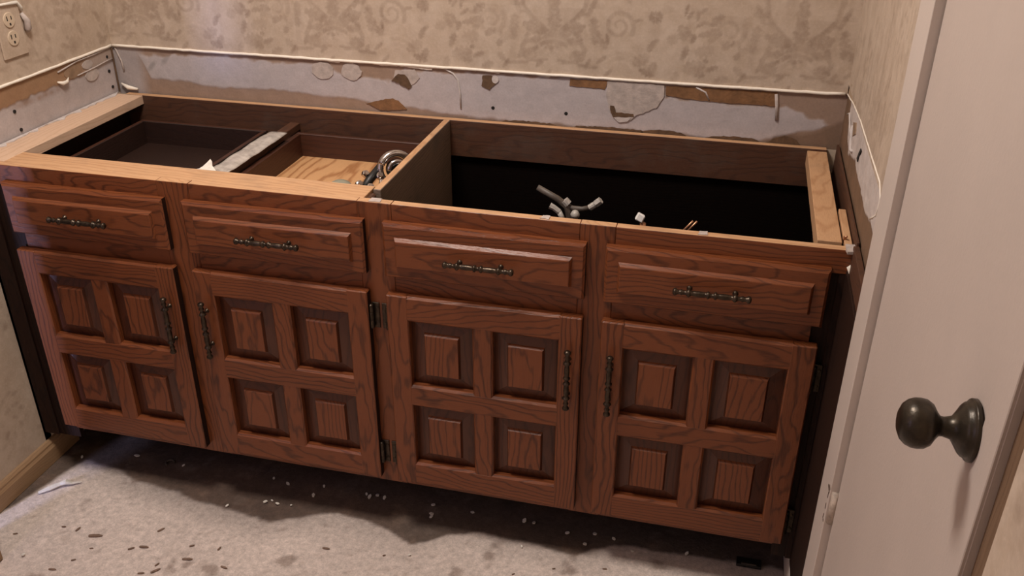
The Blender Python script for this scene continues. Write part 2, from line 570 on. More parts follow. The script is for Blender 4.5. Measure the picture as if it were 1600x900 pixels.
leaf(AX, AZ + 0.145, 0.036, 0.012, PI / 2, 0.66, 0.2, 3)
BX, BZ = 0.405, 0.980      # leaf cluster
stroke([(BX - 0.018, BZ - 0.075), (BX - 0.010, BZ - 0.03), (BX, BZ + 0.02), (BX + 0.012, BZ + 0.05)], 0.0022, -0.9)
stroke([(BX - 0.003, BZ + 0.03), (BX + 0.03, BZ + 0.045), (BX + 0.05, BZ + 0.043)], 0.002, -0.8)
stroke([(BX - 0.01, BZ - 0.02), (BX + 0.04, BZ - 0.028), (BX + 0.075, BZ - 0.02)], 0.0018, -0.7)
for (dx, dz, L, Wd, a, v) in [(-0.015, 0.088, .014, .004, 1.4, .8), (-0.006, 0.078, .012, .005, 1.0, .8), (0.010, 0.078, .012, .004, 1.5, .85), (0.020, 0.088, .010, .004, .6, .7),
                              (0.018, 0.060, .014, .004, .6, .85), (0.052, 0.070, .018, .010, .7, .72), (-0.020, 0.040, .018, .011, -1.2, .6), (-0.008, 0.042, .014, .006, -1.0, .82),
                              (0.004, 0.028, .012, .006, 1.2, .85), (0.032, 0.040, .020, .007, .25, .75), (0.052, 0.044, .014, .008, -.3, .72), (0.046, 0.030, .012, .007, .5, .55),
                              (-0.040, 0.025, .014, .011, .4, .5), (0.030, 0.004, .022, .014, .3, .45), (0.075, 0.018, .012, .008, .9, .72), (0.088, 0.022, .008, .004, 1.2, .85),
                              (-0.012, -0.004, .018, .007, 1.2, .62), (0.100, -0.004, .010, .007, 1.1, .82), (0.035, -0.018, .006, .005, 0, .9), (0.010, -0.034, .026, .015, .2, .45),
                              (0.018, -0.044, .020, .009, -.4, .66), (0.050, -0.035, .016, .006, .4, .6), (-0.080, 0.070, .016, .013, .2, .75), (-0.086, 0.006, .014, .007, 1.2, .82),
                              (-0.076, 0.018, .010, .005, .6, .7), (-0.105, -0.025, .022, .012, .5, .55), (-0.092, -0.052, .018, .008, -.3, .85), (-0.080, -0.040, .014, .008, 1.1, .72),
                              (0.115, -0.050, .014, .004, 1.0, .85), (0.105, -0.036, .013, .008, -.8, .55), (-0.030, -0.062, .020, .007, 1.3, .5), (0.070, -0.060, .018, .010, .6, .55)]:
    leaf(BX + dx, BZ + dz, L, Wd, a, v, 0.25, 4)
for (cx, cz) in ((BX + 0.225, BZ - 0.015), (BX - 0.17 + 0.02, BZ - 0.03)):
    for r in (0.030, 0.044, 0.058):
        spiral(cx, cz - 0.03, r, r, 0.30, 0.6, 0.0018, -0.55)
    for (dx, dz, a) in [(-0.045, 0.0, .7), (-0.03, -0.03, .8), (-0.075, -0.01, 1.2), (-0.04, -0.06, .2), (-0.07, -0.062, .6), (-0.012, -0.055, 1.0)]:
        leaf(cx + dx, cz + dz, 0.014, 0.005, a, .72, .25, 4)
# second storey of the repeat, half a drop away
for (cx, cz, sc) in ((0.10, 1.245, 1.0), (0.40, 1.245, 0.9), (0.25, 1.16, 0.8)):
    for i in range(26):
        t = i * 2.399
        rr = 0.012 + 0.0125 * math.sqrt(i) * sc
        leaf(cx + rr * math.cos(t), cz + rr * math.sin(t) * 1.3, 0.013 * sc, 0.006 * sc, t + 0.6, 0.45 + 0.35 * ((i * 7) % 5) / 5, .25, 4)
_b = vnoise(TN, TN, 18, 3, 77)
TILE += np.clip((_b - 0.52) * 1.4, -0.12, 0.25)


def pat_at(u, z):
    fu = (u / TP * TN - 0.5) % TN
    fz = (z / TP * TN - 0.5) % TN
    i, j = fu.astype(int), fz.astype(int)
    a, b = fu - i, fz - j
    i1, j1 = (i + 1) % TN, (j + 1) % TN
    i, j = i % TN, j % TN
    return (TILE[j, i] * (1 - a) + TILE[j, i1] * a) * (1 - b) + (TILE[j1, i] * (1 - a) + TILE[j1, i1] * a) * b


def grid_mesh(name, P, mat, parent=None, attrs=None, cols=None, extra=None):
    """P: (nv,nu,3) vertex grid; attrs: name->(nv,nu); cols: (nv,nu,3); extra: list of quads (4 points)"""
    nv, nu = P.shape[:2]
    V = P.reshape(-1, 3)
    idx = np.arange(nv * nu).reshape(nv, nu)
    Q = np.stack([idx[:-1, :-1], idx[:-1, 1:], idx[1:, 1:], idx[1:, :-1]], -1).reshape(-1, 4)
    n0 = len(V)
    if extra:
        V = np.concatenate([V, np.array(extra, float).reshape(-1, 3)])
        Q = np.concatenate([Q, n0 + np.arange(4 * len(extra)).reshape(-1, 4)])
    me = bpy.data.meshes.new(name)
    me.vertices.add(len(V))
    me.vertices.foreach_set('co', V.ravel())
    me.loops.add(Q.size)
    me.loops.foreach_set('vertex_index', Q.ravel().astype(np.int32))
    me.polygons.add(len(Q))
    me.polygons.foreach_set('loop_start', (np.arange(len(Q)) * 4).astype(np.int32))
    me.update(calc_edges=True)
    for k, a in (attrs or {}).items():
        at = me.attributes.new(k, 'FLOAT', 'POINT')
        d = np.zeros(len(V))
        d[:n0] = a.ravel()
        at.data.foreach_set('value', d)
    if cols is not None:
        at = me.attributes.new('col', 'FLOAT_COLOR', 'POINT')
        d = np.ones((len(V), 4))
        d[:n0, :3] = cols.reshape(-1, 3)
        if extra:
            d[n0:, :3] = cols.reshape(-1, 3).mean(0)
        at.data.foreach_set('color', d.ravel())
    me.validate()
    return link_mesh(name, me, mat, parent)


# ------------------------------------------------------------------ the room
XL, XR, YB, H = -1.047, 0.744, 0.5436, 0.79
SZ = 0.909            # top of the scraped strip
YF = -2.3             # wall behind the camera
ZC = 2.42


def lin(a, b, step):
    return np.linspace(a, b, int(round(abs(b - a) / step)) + 1)


# back wall: dense printed paper where the picture looks, plain quads elsewhere
U, Z = np.meshgrid(lin(XL, XR, 0.003), lin(SZ, 1.40, 0.003))
P = np.stack([U, np.full_like(U, YB), Z], -1)
wall_back = structure(grid_mesh('wall_back', P, M_PAPER, None, {'pat': pat_at(U, Z)}, extra=[
    [(XL, YB, 1.40), (XR, YB, 1.40), (XR, YB, ZC), (XL, YB, ZC)],
    [(XL, YB, 0.0), (XR, YB, 0.0), (XR, YB, 0.785), (XL, YB, 0.785)],
    [(XL - 0.008, YB + 0.006, 0.75), (XR + 0.008, YB + 0.006, 0.75), (XR + 0.008, YB + 0.006, 1.0), (XL - 0.008, YB + 0.006, 1.0)]]))
# left wall, from the corner to the doorway
YD = -0.205
U, Z = np.meshgrid(lin(YB, YD, 0.0035), lin(SZ - 0.002, 1.25, 0.0035))
P = np.stack([np.full_like(U, XL), U, Z], -1)
wall_left = structure(grid_mesh('wall_left', P, M_PAPER, None, {'pat': pat_at(-U + 0.83, Z) * 0.75}, extra=[
    [(XL, YB, 1.25), (XL, YD, 1.25), (XL, YD, ZC), (XL, YB, ZC)],
    [(XL, YB, 0.0), (XL, 0.0, 0.0), (XL, 0.0, 0.79), (XL, YB, 0.79)],
    [(-1.03, -0.37, 0.0), (-1.03, YF, 0.0), (-1.03, YF, ZC), (-1.03, -0.37, ZC)],
    [(XL, YD, 2.03), (XL, -0.37, 2.03), (XL, -0.37, ZC), (XL, YD, ZC)],
    [(XL, YD, 0.0), (XL - 0.11, YD, 0.0), (XL - 0.11, YD, 2.03), (XL, YD, 2.03)]]))
U, Z = np.meshgrid(lin(0.02, YD, 0.0035), lin(0.0, SZ - 0.002, 0.0035))
P = np.stack([np.full_like(U, XL), U, Z], -1)
grid_mesh('wallpaper_panel', P, M_PAPER, wall_left, {'pat': pat_at(-U + 0.83, Z) * 0.75})
# right wall, either side of the door
YC0, YC1 = -0.187, -0.280        # casing, then the door
YK0, YK1 = -0.853, -0.886        # door edge, dark jamb, wall again
U, Z = np.meshgrid(lin(YB, YC0 - 0.02, 0.0035), lin(0.93, 1.40, 0.0035))
P = np.stack([np.full_like(U, XR), U, Z], -1)
streak = np.broadcast_to(vnoise(U.shape[1], 1, 5, 3, 9)[0] - 0.5, U.shape) * 0.6
wall_right = structure(grid_mesh('wall_right', P, M_PAPER, None, {'pat': pat_at(-U + 0.75, Z) * 0.6 + streak}, extra=[
    [(XR, YB, 1.40), (XR, YC1, 1.40), (XR, YC1, ZC), (XR, YB, ZC)],
    [(XR, YC1, 2.06), (XR, YK1, 2.06), (XR, YK1, ZC), (XR, YC1, ZC)],
    [(XR, YB, 0.0), (XR, YC1, 0.0), (XR, YC1, 0.79), (XR, YB, 0.79)],
    [(XR, -1.35, 0.0), (XR, YF, 0.0), (XR, YF, ZC), (XR, -1.35, ZC)],
    [(XR, YK1, 1.40), (XR, -1.35, 1.40), (XR, -1.35, ZC), (XR, YK1, ZC)],
    [(XR + 0.006, YB + 0.006, 0.75), (XR + 0.006, YC1, 0.75), (XR + 0.006, YC1, 1.0), (XR + 0.006, YB + 0.006, 1.0)],
    [(XR, YK1, 0.0), (XR, -1.35, 0.0), (XR, -1.35, 0.70), (XR, YK1, 0.70)]]))
U, Z = np.meshgrid(lin(YK1, -1.35, 0.003), lin(0.70, 1.40, 0.003))
P = np.stack([np.full_like(U, XR), U, Z], -1)
grid_mesh('wallpaper_panel', P, M_PAPER, wall_right, {'pat': pat_at(-U * 0.62 + 0.02, Z * 0.62 + 0.02)})
mb = MB()
mb.box(XL - 0.1, XR + 0.1, YF - 0.05, YF, 0, ZC, 'x', 0)
structure(mb.build('wall_front', M_CEIL))
mb = MB()
mb.box(XL - 0.1, XR + 0.1, YF - 0.05, YB + 0.1, ZC, ZC + 0.05, 'x', 0)
structure(mb.build('ceiling', M_CEIL))

# floor: concrete with old glue stains, plus shade painted into the colour
fx, fy = lin(XL - 0.35, XR + 0.01, 0.005), lin(YF, 0.12, 0.005)
fy = np.concatenate([lin(YF, -0.75, 0.02), lin(-0.75, 0.16, 0.005)[1:], [YB + 0.02]])
X, Y = np.meshgrid(fx, fy)
nx, ny = len(fx), len(fy)
N1, N2, N3 = vnoise(nx, ny, 40, 5, 1), vnoise(nx, ny, 12, 4, 2), vnoise(nx, ny, 90, 4, 3)
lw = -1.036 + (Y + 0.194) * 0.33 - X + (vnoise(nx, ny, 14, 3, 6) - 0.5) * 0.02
wall_shade = np.clip(lw / 0.012 + 0.5, 0, 1) * 0.93  # shadow beside the left wall, painted as a dark strip
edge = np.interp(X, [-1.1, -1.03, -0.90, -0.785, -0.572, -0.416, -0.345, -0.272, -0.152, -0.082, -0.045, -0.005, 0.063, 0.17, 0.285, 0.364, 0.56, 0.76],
                 [0.03, 0.03, 0.015, -0.015, -0.055, -0.078, -0.040, -0.004, -0.025, -0.056, -0.050, -0.013, 0.016, 0.002, 0.000, 0.045, 0.056, 0.056])  # glue stain edge, pushed out at left to take in the cabinet's shadow
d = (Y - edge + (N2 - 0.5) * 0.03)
stain_and_shade = np.clip(d / 0.010 + 0.5, 0, 1)
shade_halo = np.clip((d + 0.075) / 0.10, 0, 1) * np.interp(X, [-0.5, -0.3], [0.95, 0.55])  # cabinet's shadow painted as a soft darkening, strongest at left
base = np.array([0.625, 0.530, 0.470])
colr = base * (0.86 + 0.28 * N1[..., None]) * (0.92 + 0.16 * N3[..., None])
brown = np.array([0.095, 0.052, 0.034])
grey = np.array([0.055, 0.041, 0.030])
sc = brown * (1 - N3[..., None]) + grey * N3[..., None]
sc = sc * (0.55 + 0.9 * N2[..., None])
colr = colr * (1 - shade_halo[..., None] * 0.55)
colr = colr * (1 - stain_and_shade[..., None] * 0.93) + sc * stain_and_shade[..., None] * 0.93
colr = colr * (1 - wall_shade[..., None]) + sc * wall_shade[..., None]
dust = (np.clip((vnoise(nx, ny, 7, 3, 8) - 0.56) * 6, 0, 1) * np.clip(N1 * 2.4 - 0.9, 0, 1) * stain_and_shade)[..., None] * 0.42
colr = colr * (1 - dust) + np.array([0.24, 0.18, 0.145]) * dust
speck = np.clip((N2 - 0.665) * 9, 0, 1)[..., None] * 0.55
colr = colr * (1 - speck) + np.array([0.16, 0.105, 0.075]) * speck
rd = np.random.RandomState(17)
dim = np.zeros_like(X)
for _ in range(420):
    cx_, cy_ = rd.uniform(-1.0, 0.6), rd.uniform(-0.5, -0.02)
    a_, L_, W_ = rd.uniform(-0.3, 1.3), rd.uniform(0.003, 0.010), rd.uniform(0.0025, 0.005)
    i0, i1 = np.searchsorted(fx, [cx_ - 0.03, cx_ + 0.03])
    j0, j1 = np.searchsorted(fy, [cy_ - 0.03, cy_ + 0.03])
    dx_, dy_ = X[j0:j1, i0:i1] - cx_, Y[j0:j1, i0:i1] - cy_
    q1, q2 = dx_ * math.cos(a_) + dy_ * math.sin(a_), -dx_ * math.sin(a_) + dy_ * math.cos(a_)
    dim[j0:j1, i0:i1] = np.maximum(dim[j0:j1, i0:i1], np.exp(-(q1 / L_) ** 2 - (q2 / W_) ** 2) * rd.uniform(0.3, 1.0))
colr = colr * (1 - dim[..., None] * 0.45) + np.array([0.20, 0.14, 0.105]) * dim[..., None] * 0.45
hgt = -dim * 0.0022 + (N2 - 0.5) * 0.0030 - speck[..., 0] * 0.0008
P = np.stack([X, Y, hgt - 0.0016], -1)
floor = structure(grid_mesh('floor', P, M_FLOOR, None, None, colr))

# ------------------------------------------------------------------ scraped strips where the backsplash was
GREY = np.array([0.455, 0.400, 0.390])
BLUEGREY = np.array([0.490, 0.450, 0.465])
TAN = np.array([0.300, 0.205, 0.140])
PINK = np.array([0.33, 0.235, 0.19])
BROWN = np.array([0.145, 0.085, 0.048])

xs, zs = lin(XL - 0.004, XR + 0.004, 0.0025), lin(0.775, 0.912, 0.0025)
X, Z = np.meshgrid(xs, zs)
n = vnoise(len(xs), len(zs), 26, 4, 21)
n2 = vnoise(len(xs), len(zs), 10, 3, 22)
n3 = vnoise(len(xs), len(zs), 60, 3, 23)
lowb = np.interp(X, [-1.05, -0.98, -0.95, -0.857, -0.745, -0.655, -0.483, -0.378, -0.25, -0.1, 0.3, 0.60, 0.64, 0.70, 0.75],
                 [0.93, 0.900, 0.832, 0.826, 0.820, 0.826, 0.820, 0.812, 0.803, 0.797, 0.793, 0.797, 0.812, 0.830, 0.86])
topb = np.interp(X, [-1.05, -0.95, -0.80, -0.60, -0.45, -0.42, -0.29, -0.26, 0.0, 0.355, 0.36, 0.62, 0.66, 0.75],
                 [0.905, 0.885, 0.897, 0.893, 0.893, 0.872, 0.868, 0.895, 0.901, 0.904, 0.874, 0.870, 0.86, 0.83])
k = np.clip((Z - lowb + (n - 0.5) * 0.022) / 0.006 + 0.5, 0, 1) * np.clip((topb - Z + (n2 - 0.5) * 0.018) / 0.006 + 0.5, 0, 1)
k = k * (0.80 + 0.20 * np.clip(n3 * 2, 0, 1))
g = GREY * n3[..., None] + BLUEGREY * (1 - n3[..., None])
under = TAN * (1 - n[..., None]) + PINK * n[..., None]
lowdark = np.clip((lowb - Z) / 0.012, 0, 1) * np.clip((X + 0.30) / 0.25, 0, 1)
under = under * (1 - lowdark[..., None] * 0.6) + BROWN * lowdark[..., None] * 0.6
lb = np.clip((X - 0.585) / 0.02, 0, 1) * np.clip((0.665 - X) / 0.05, 0, 1) * np.clip((0.826 - Z) / 0.01, 0, 1)
under = under * (1 - lb[..., None] * 0.8) + np.array([0.10, 0.045, 0.02]) * lb[..., None] * 0.8
cl = under * (1 - k[..., None]) + g * k[..., None]
left = np.clip((-0.955 - X) / 0.03, 0, 1)[..., None]
cl = cl * (1 - left) + (GREY * 0.82 * (0.85 + 0.3 * n[..., None])) * left
for (ox, oz, a) in ((-0.943, 0.861, 0.6), (-0.900, 0.880, 0.5)):
    ca, sa = math.cos(0.75), math.sin(0.75)
    aa, bb = (X - ox) * ca + (Z - oz) * sa, -(X - ox) * sa + (Z - oz) * ca
    e = np.clip(1.6 - 1.6 * np.hypot(aa / 0.024, bb / 0.008), 0, 1)[..., None] * a
    cl = cl * (1 - e) + np.array([0.24, 0.225, 0.215]) * e
P = np.stack([X, YB + 0.0022 - k * 0.0008 + (n2 - 0.5) * 0.0010, Z], -1)
grid_mesh('scraped_plaster', P, M_STRIP, wall_back, None, cl)

# left strip: brown paper above a torn line, grey plaster below
ys, zs = lin(YB + 0.004, 0.0, 0.0025), lin(0.775, 0.910, 0.0025)
Yg, Z = np.meshgrid(ys, zs)
n = vnoise(len(ys), len(zs), 24, 4, 31)
n2 = vnoise(len(ys), len(zs), 9, 3, 32)
lineb = np.interp(Yg, [0.0, 0.13, 0.32, 0.43, 0.48, 0.523, 0.55], [0.860, 0.862, 0.865, 0.863, 0.868, 0.873, 0.875])
kb = np.clip((Z - lineb + (n2 - 0.5) * 0.010) / 0.004 + 0.5, 0, 1)
pap = (np.array([0.35, 0.215, 0.120]) * (1 - n[..., None]) + np.array([0.30, 0.165, 0.090]) * n[..., None])
rgt = np.clip((Yg - 0.40) / 0.06, 0, 1)[..., None]
pap = pap * (1 - rgt) + np.array([0.40, 0.315, 0.265]) * rgt
cl = (GREY * (0.86 + 0.28 * n[..., None])) * (1 - kb[..., None]) + pap * kb[..., None]
sm = np.clip((Yg - 0.16) / 0.05, 0, 1) * np.clip((0.36 - Yg) / 0.06, 0, 1) * np.clip((Z - 0.843) / 0.01, 0, 1) * (1 - kb) * np.clip(n2 * 2.2 - 0.5, 0, 1)
cl = cl * (1 - sm[..., None] * 0.7) + np.array([0.25, 0.145, 0.09]) * sm[..., None] * 0.7
P = np.stack([XL - 0.0022 + kb * 0.0014 + (n2 - 0.5) * 0.0006, Yg, Z], -1)
grid_mesh('scraped_plaster', P, M_STRIP, wall_left, None, cl)

# right strip: brown paper with white plaster smeared over it
ys, zs = lin(YB + 0.004, YC0 - 0.01, 0.0025), lin(0.775, 0.945, 0.0025)
Yg, Z = np.meshgrid(ys, zs)
n = vnoise(len(ys), len(zs), 24, 4, 41)
n2 = vnoise(len(ys), len(zs), 9, 3, 42)
rtop = np.interp(Yg, [-0.2, -0.065, 0.266, 0.526, 0.55], [0.941, 0.940, 0.936, 0.912, 0.910])
low = np.interp(Yg, [-0.2, -0.05, 0.02, 0.12, 0.25, 0.37, 0.42, 0.45, 0.48, 0.55], [0.862, 0.862, 0.850, 0.855, 0.862, 0.838, 0.850, 0.885, 0.93, 0.95])
kw = np.clip((Z - low + (n - 0.5) * 0.02) / 0.005 + 0.5, 0, 1)
cl = (np.array([0.20, 0.118, 0.068]) * (0.6 + 0.7 * n[..., None])) * (1 - kw[..., None]) + np.array([0.56, 0.49, 0.455]) * (0.85 + 0.25 * n[..., None]) * kw[..., None]
ab = np.clip((Z - rtop) / 0.002 + 0.5, 0, 1)[..., None]
cl = cl * (1 - ab) + np.array([0.43, 0.31, 0.21]) * ab
P = np.stack([XR + 0.0022 - kw * 0.0016 + (n2 - 0.5) * (0.0008 + 0.0022 * kw), Yg, np.minimum(Z, 0.945)], -1)
grid_mesh('scraped_plaster', P, M_STRIP, wall_right, None, cl)


def rough_poly(poly, amp, step=0.006, seed=0):
    r = random.Random(seed)
    out = []
    for i, p in enumerate(poly):
        q = poly[(i + 1) % len(poly)]
        m = max(1, int(math.hypot(q[0] - p[0], q[1] - p[1]) / step))
        for j in range(m):
            t = j / m
            out.append((p[0] + (q[0] - p[0]) * t + r.uniform(-amp, amp), p[1] + (q[1] - p[1]) * t + r.uniform(-amp, amp)))
    return out


def wall_patch(name, mat, parent, poly, plane, thick, amp=0.0012, seed=0):
    """a thin ragged layer on one of the three walls"""
    mb = MB()
    q = rough_poly(poly, amp, seed=seed)
    if plane == 'b':
        mb.prism(q, 'y', YB + 0.002, YB + 0.002 - thick)
    elif plane == 'l':
        mb.prism(q, 'x', XL - 0.002, XL - 0.002 + thick)
    else:
        mb.prism(q, 'x', XR + 0.002, XR + 0.002 - thick)
    return mb.build(name, mat, parent)


def disc(c, rx, rz, n=18, ph=0.0):
    return [(c[0] + rx * math.cos(ph + 2 * PI * i / n), c[1] + rz * math.sin(ph + 2 * PI * i / n)) for i in range(n)]


wall_patch('spackle_patch', M_SPACKLE, wall_back, disc((-0.470, 0.882), 0.029, 0.021), 'b', 0.0026, 0.0016, 1)
wall_patch('spackle_patch', M_SPACKLE, wall_back, disc((-0.395, 0.884), 0.026, 0.021), 'b', 0.0026, 0.0014, 2)
wall_patch('spackle_patch', M_SPACKLE, wall_back, [(-0.282, 0.894), (-0.234, 0.899), (-0.222, 0.880), (-0.237, 0.864), (-0.256, 0.853), (-0.272, 0.862), (-0.287, 0.877)], 'b', 0.0022, 0.0012, 3)
wall_patch('torn_paper', M_DIRTPAPER, wall_back, [(-0.293, 0.870), (-0.276, 0.886), (-0.258, 0.887), (-0.245, 0.866), (-0.243, 0.857), (-0.252, 0.852), (-0.270, 0.861)], 'b', 0.0032, 0.0014, 4)
wall_patch('torn_paper', M_DIRTPAPER, wall_back, [(-0.067, 0.896), (-0.045, 0.898), (-0.030, 0.883), (-0.050, 0.864), (-0.068, 0.871)], 'b', 0.0026, 0.001, 5)
wall_patch('spackle_patch', M_WHITE, wall_back, disc((-0.036, 0.889), 0.008, 0.009, 12), 'b', 0.0032, 0.0006, 6)
wall_patch('torn_paper', M_KRAFT, wall_back, [(-0.362, 0.808), (-0.330, 0.817), (-0.294, 0.826), (-0.278, 0.820), (-0.257, 0.801), (-0.290, 0.796), (-0.326, 0.793)], 'b', 0.0020, 0.0012, 7)
wall_patch('torn_paper', M_KRAFT, wall_back, [(0.142, 0.902), (0.228, 0.903), (0.222, 0.884), (0.140, 0.886)], 'b', 0.0022, 0.0009, 8)
wall_patch('spackle_patch', M_SPACKLE, wall_back, [(0.226, 0.903), (0.354, 0.903), (0.358, 0.878), (0.341, 0.850), (0.318, 0.838), (0.298, 0.829), (0.284, 0.817), (0.251, 0.815), (0.235, 0.836), (0.226, 0.868)], 'b', 0.0028, 0.0012, 9)
wall_patch('torn_paper', M_DIRTPAPER, wall_back, [(0.236, 0.848), (0.245, 0.848), (0.250, 0.833), (0.290, 0.832), (0.292, 0.825), (0.244, 0.822), (0.238, 0.832)], 'b', 0.0036, 0.0009, 10)
wall_patch('spackle_patch', M_WHITE, wall_back, [(0.246, 0.820), (0.286, 0.822), (0.276, 0.812), (0.258, 0.810)], 'b', 0.0036, 0.0006, 11)
wall_patch('torn_paper', M_KRAFT, wall_back, [(0.360, 0.901), (0.600, 0.904), (0.600, 0.873), (0.545, 0.873), (0.480, 0.872), (0.420, 0.874), (0.360, 0.880)], 'b', 0.0020, 0.001, 12)
for i, pts in enumerate(([(-0.158, 0.906), (-0.138, 0.896), (-0.127, 0.882), (-0.122, 0.85), (-0.121, 0.813)], [(0.425, 0.903), (0.447, 0.893), (0.456, 0.876)], [(0.598, 0.900), (0.603, 0.87), (0.606, 0.842)])):
    q = [(x, YB + 0.0006, z) for x, z in pts]
    mb = MB()
    mb.tube(q, 0.0022 if i < 2 else 0.004, 6)
    mb.build('plaster_ridge', M_WHITE if i < 2 else M_SPACKLE, wall_back, True)
# torn slivers of paper hanging under the top edge, and along the cabinet
for i, (x0, x1, dz) in enumerate(((-0.50, -0.418, 0.006), (-0.33, -0.185, 0.008), (-0.10, -0.02, 0.005), (0.02, 0.10, 0.006), (-0.86, -0.70, 0.004))):
    wall_patch('torn_paper', M_CREAM, wall_back, [(x0, SZ), (x1, SZ), (x1 - 0.006, SZ - dz), (x0 + (x1 - x0) * 0.4, SZ - dz * 0.5), (x0 + 0.01, SZ - dz * 0.7)], 'b', 0.0034, 0.0006, 30 + i)
for i, (x0, x1, h_) in enumerate(((0.14, 0.33, 0.006), (0.30, 0.42, 0.009), (0.45, 0.585, 0.007), (-0.03, 0.12, 0.005), (0.585, 0.67, 0.018))):
    wall_patch('torn_paper', M_DIRTPAPER, wall_back, [(x0, 0.786), (x1, 0.786), (x1 - 0.02, 0.790 + h_ * 0.7), ((x0 + x1) / 2, 0.790 + h_), (x0 + 0.02, 0.790 + h_ * 0.5)], 'b', 0.0030, 0.0012, 40 + i)


def hole(parent, plane, a, z, r=0.0042):
    mb = MB()
    if plane == 'b':
        mb.lathe((a, YB + 0.004, z), (0, -1, 0), [(0, r), (0.0028, r), (0.0030, r * 0.8)], 12)
    else:
        mb.lathe((XL - 0.004, a, z), (1, 0, 0), [(0, r), (0.0036, r), (0.0038, r * 0.8)], 12)
    return mb.build('screw_hole', M_HOLE, parent)


for a, z in ((0.134, 0.820), (-0.042, 0.820)):
    hole(wall_back, 'b', a, z, 0.0044)
for a, z in ((0.518, 0.885), (0.516, 0.849), (0.518, 0.808), (0.171, 0.846), (0.177, 0.802)):
    hole(wall_left, 'l', a, z)
wall_patch('spackle_patch', M_SPACKLE, wall_left, disc((0.449, 0.858), 0.025, 0.016), 'l', 0.0022, 0.001, 51)
wall_patch('spackle_patch', M_SPACKLE, wall_left, disc((0.438, 0.885), 0.020, 0.011), 'l', 0.0026, 0.001, 52)
wall_patch('torn_paper', M_TANPAPER, wall_left, disc((0.385, 0.882), 0.034, 0.015), 'l', 0.0022, 0.0012, 53)
mb = MB()
mb.tube([(XL + 0.001, 0.322, 0.872), (XL + 0.004, 0.335, 0.866), (XL + 0.004, 0.350, 0.866), (XL + 0.001, 0.362, 0.873)], [0.002, 0.005, 0.004, 0.001], 8)
mb.build('torn_paper', M_CREAM, wall_left, True)
mb = MB()
mb.tube([(XL + 0.0005, 0.395, 0.869), (XL + 0.001, 0.46, 0.872), (XL + 0.001, 0.505, 0.876), (XL + 0.0005, 0.535, 0.877)], 0.0016, 6)
mb.build('plaster_ridge', M_SPACKLE, wall_left, True)
mb = MB()
mb.tube([(XL + 0.0005, 0.33, 0.893), (XL + 0.001, 0.40, 0.902), (XL + 0.001, 0.47, 0.903), (XL + 0.0005, 0.535, 0.906)], 0.0018, 6)
mb.build('plaster_ridge', M_SPACKLE, wall_left, True)
mb = MB()
mb.box(XL - 0.001, XL + 0.003, 0.536, 0.5405, 0.792, 0.905, 'z', 0.001)
mb.build('corner_crack', M_DIRTPAPER, wall_left)
mb = MB()
mb.tube([(XL + 0.006, YB + 0.001, 0.908), (XL + 0.02, YB, 0.87), (XL + 0.022, YB, 0.845)], 0.0022, 6)
mb.build('plaster_ridge', M_SPACKLE, wall_back, True)
mb = MB()
mb.tube([(XL + 0.010, YB - 0.004, 0.812), (XL + 0.03, YB - 0.006, 0.803), (XL + 0.055, YB - 0.004, 0.800)], [0.002, 0.006, 0.003], 8)
mb.build('torn_paper', M_CREAM, wall_back, True)
# right wall flaps
for i, (pts, r) in enumerate((([(0.47, 0.888), (0.44, 0.899), (0.40, 0.885), (0.36, 0.877)], 0.002), ([(0.355, 0.90), (0.35, 0.87), (0.33, 0.858), (0.30, 0.866)], 0.003))):
    mb = MB()
    mb.tube([(XR - 0.001, a, z) for a, z in pts], r, 7)
    mb.build('plaster_ridge', M_WHITE, wall_right, True)
for i, poly in enumerate(([(0.225, 0.878), (0.200, 0.905), (0.188, 0.905), (0.212, 0.876)], [(0.36, 0.905), (0.325, 0.915), (0.305, 0.898), (0.335, 0.885)])):
    wall_patch('torn_paper', M_HOLE if i == 0 else M_TANPAPER, wall_right, poly, 'r', 0.0032, 0.0008, 60 + i)


def bead(parent, pts, r, seed):
    r_ = random.Random(seed)
    P_ = []
    R_l = []
    for (p, q) in zip(pts, pts[1:]):
        p, q = Vector(p), Vector(q)
        m = max(2, int((q - p).length / 0.02))
        for i in range(m):
            P_.append(p.lerp(q, i / m) + Vector((0, 0, r_.uniform(-0.0006, 0.0006))))
            R_l.append(r * r_.uniform(0.90, 1.10))
    P_.append(Vector(pts[-1]))
    R_l.append(r)
    mb = MB()
    mb.tube(P_, R_l, 8)
    return mb.build('caulk_bead', M_CREAM, parent, True)


bead(wall_back, [(XL + 0.004, YB - 0.001, SZ), (0.70, YB - 0.001, SZ), (XR - 0.004, YB - 0.002, SZ + 0.002)], 0.0035, 1)
bead(wall_left, [(XL + 0.001, YB - 0.004, SZ), (XL + 0.001, 0.0, SZ - 0.002)], 0.0034, 2)
bead(wall_right, [(XR, YB - 0.004, 0.912), (XR, 0.40, 0.928), (XR, 0.266, 0.936), (XR, -0.065, 0.940), (XR, -0.10, 0.925), (XR, -0.09, 0.895), (XR, -0.04, 0.868)], 0.0015, 3)

# baseboards
mb = MB()
prof = [(XL, 0.0), (XL + 0.014, 0.0), (XL + 0.014, 0.040), (XL + 0.010, 0.047), (XL + 0.010, 0.052), (XL + 0.005, 0.058), (XL, 0.060)]
A = [mb.bm.verts.new((p[0], 0.09, p[1])) for p in prof]
B = [mb.bm.verts.new((p[0], YD, p[1])) for p in prof]
mb.bm.faces.new(A)
mb.bm.faces.new(B[::-1])
for i in range(len(prof)):
    j = (i + 1) % len(prof)
    mb.bm.faces.new((A[i], B[i], B[j], A[j]))
mb.grain(A + B, 'y', 0.02)
structure(mb.build('baseboard_left', W_BASE))
structure(board('baseboard_right', M_CASING, None, XR - 0.014, XR, YC0, 0.10, 0.0, 0.075, 'y', 0.002))
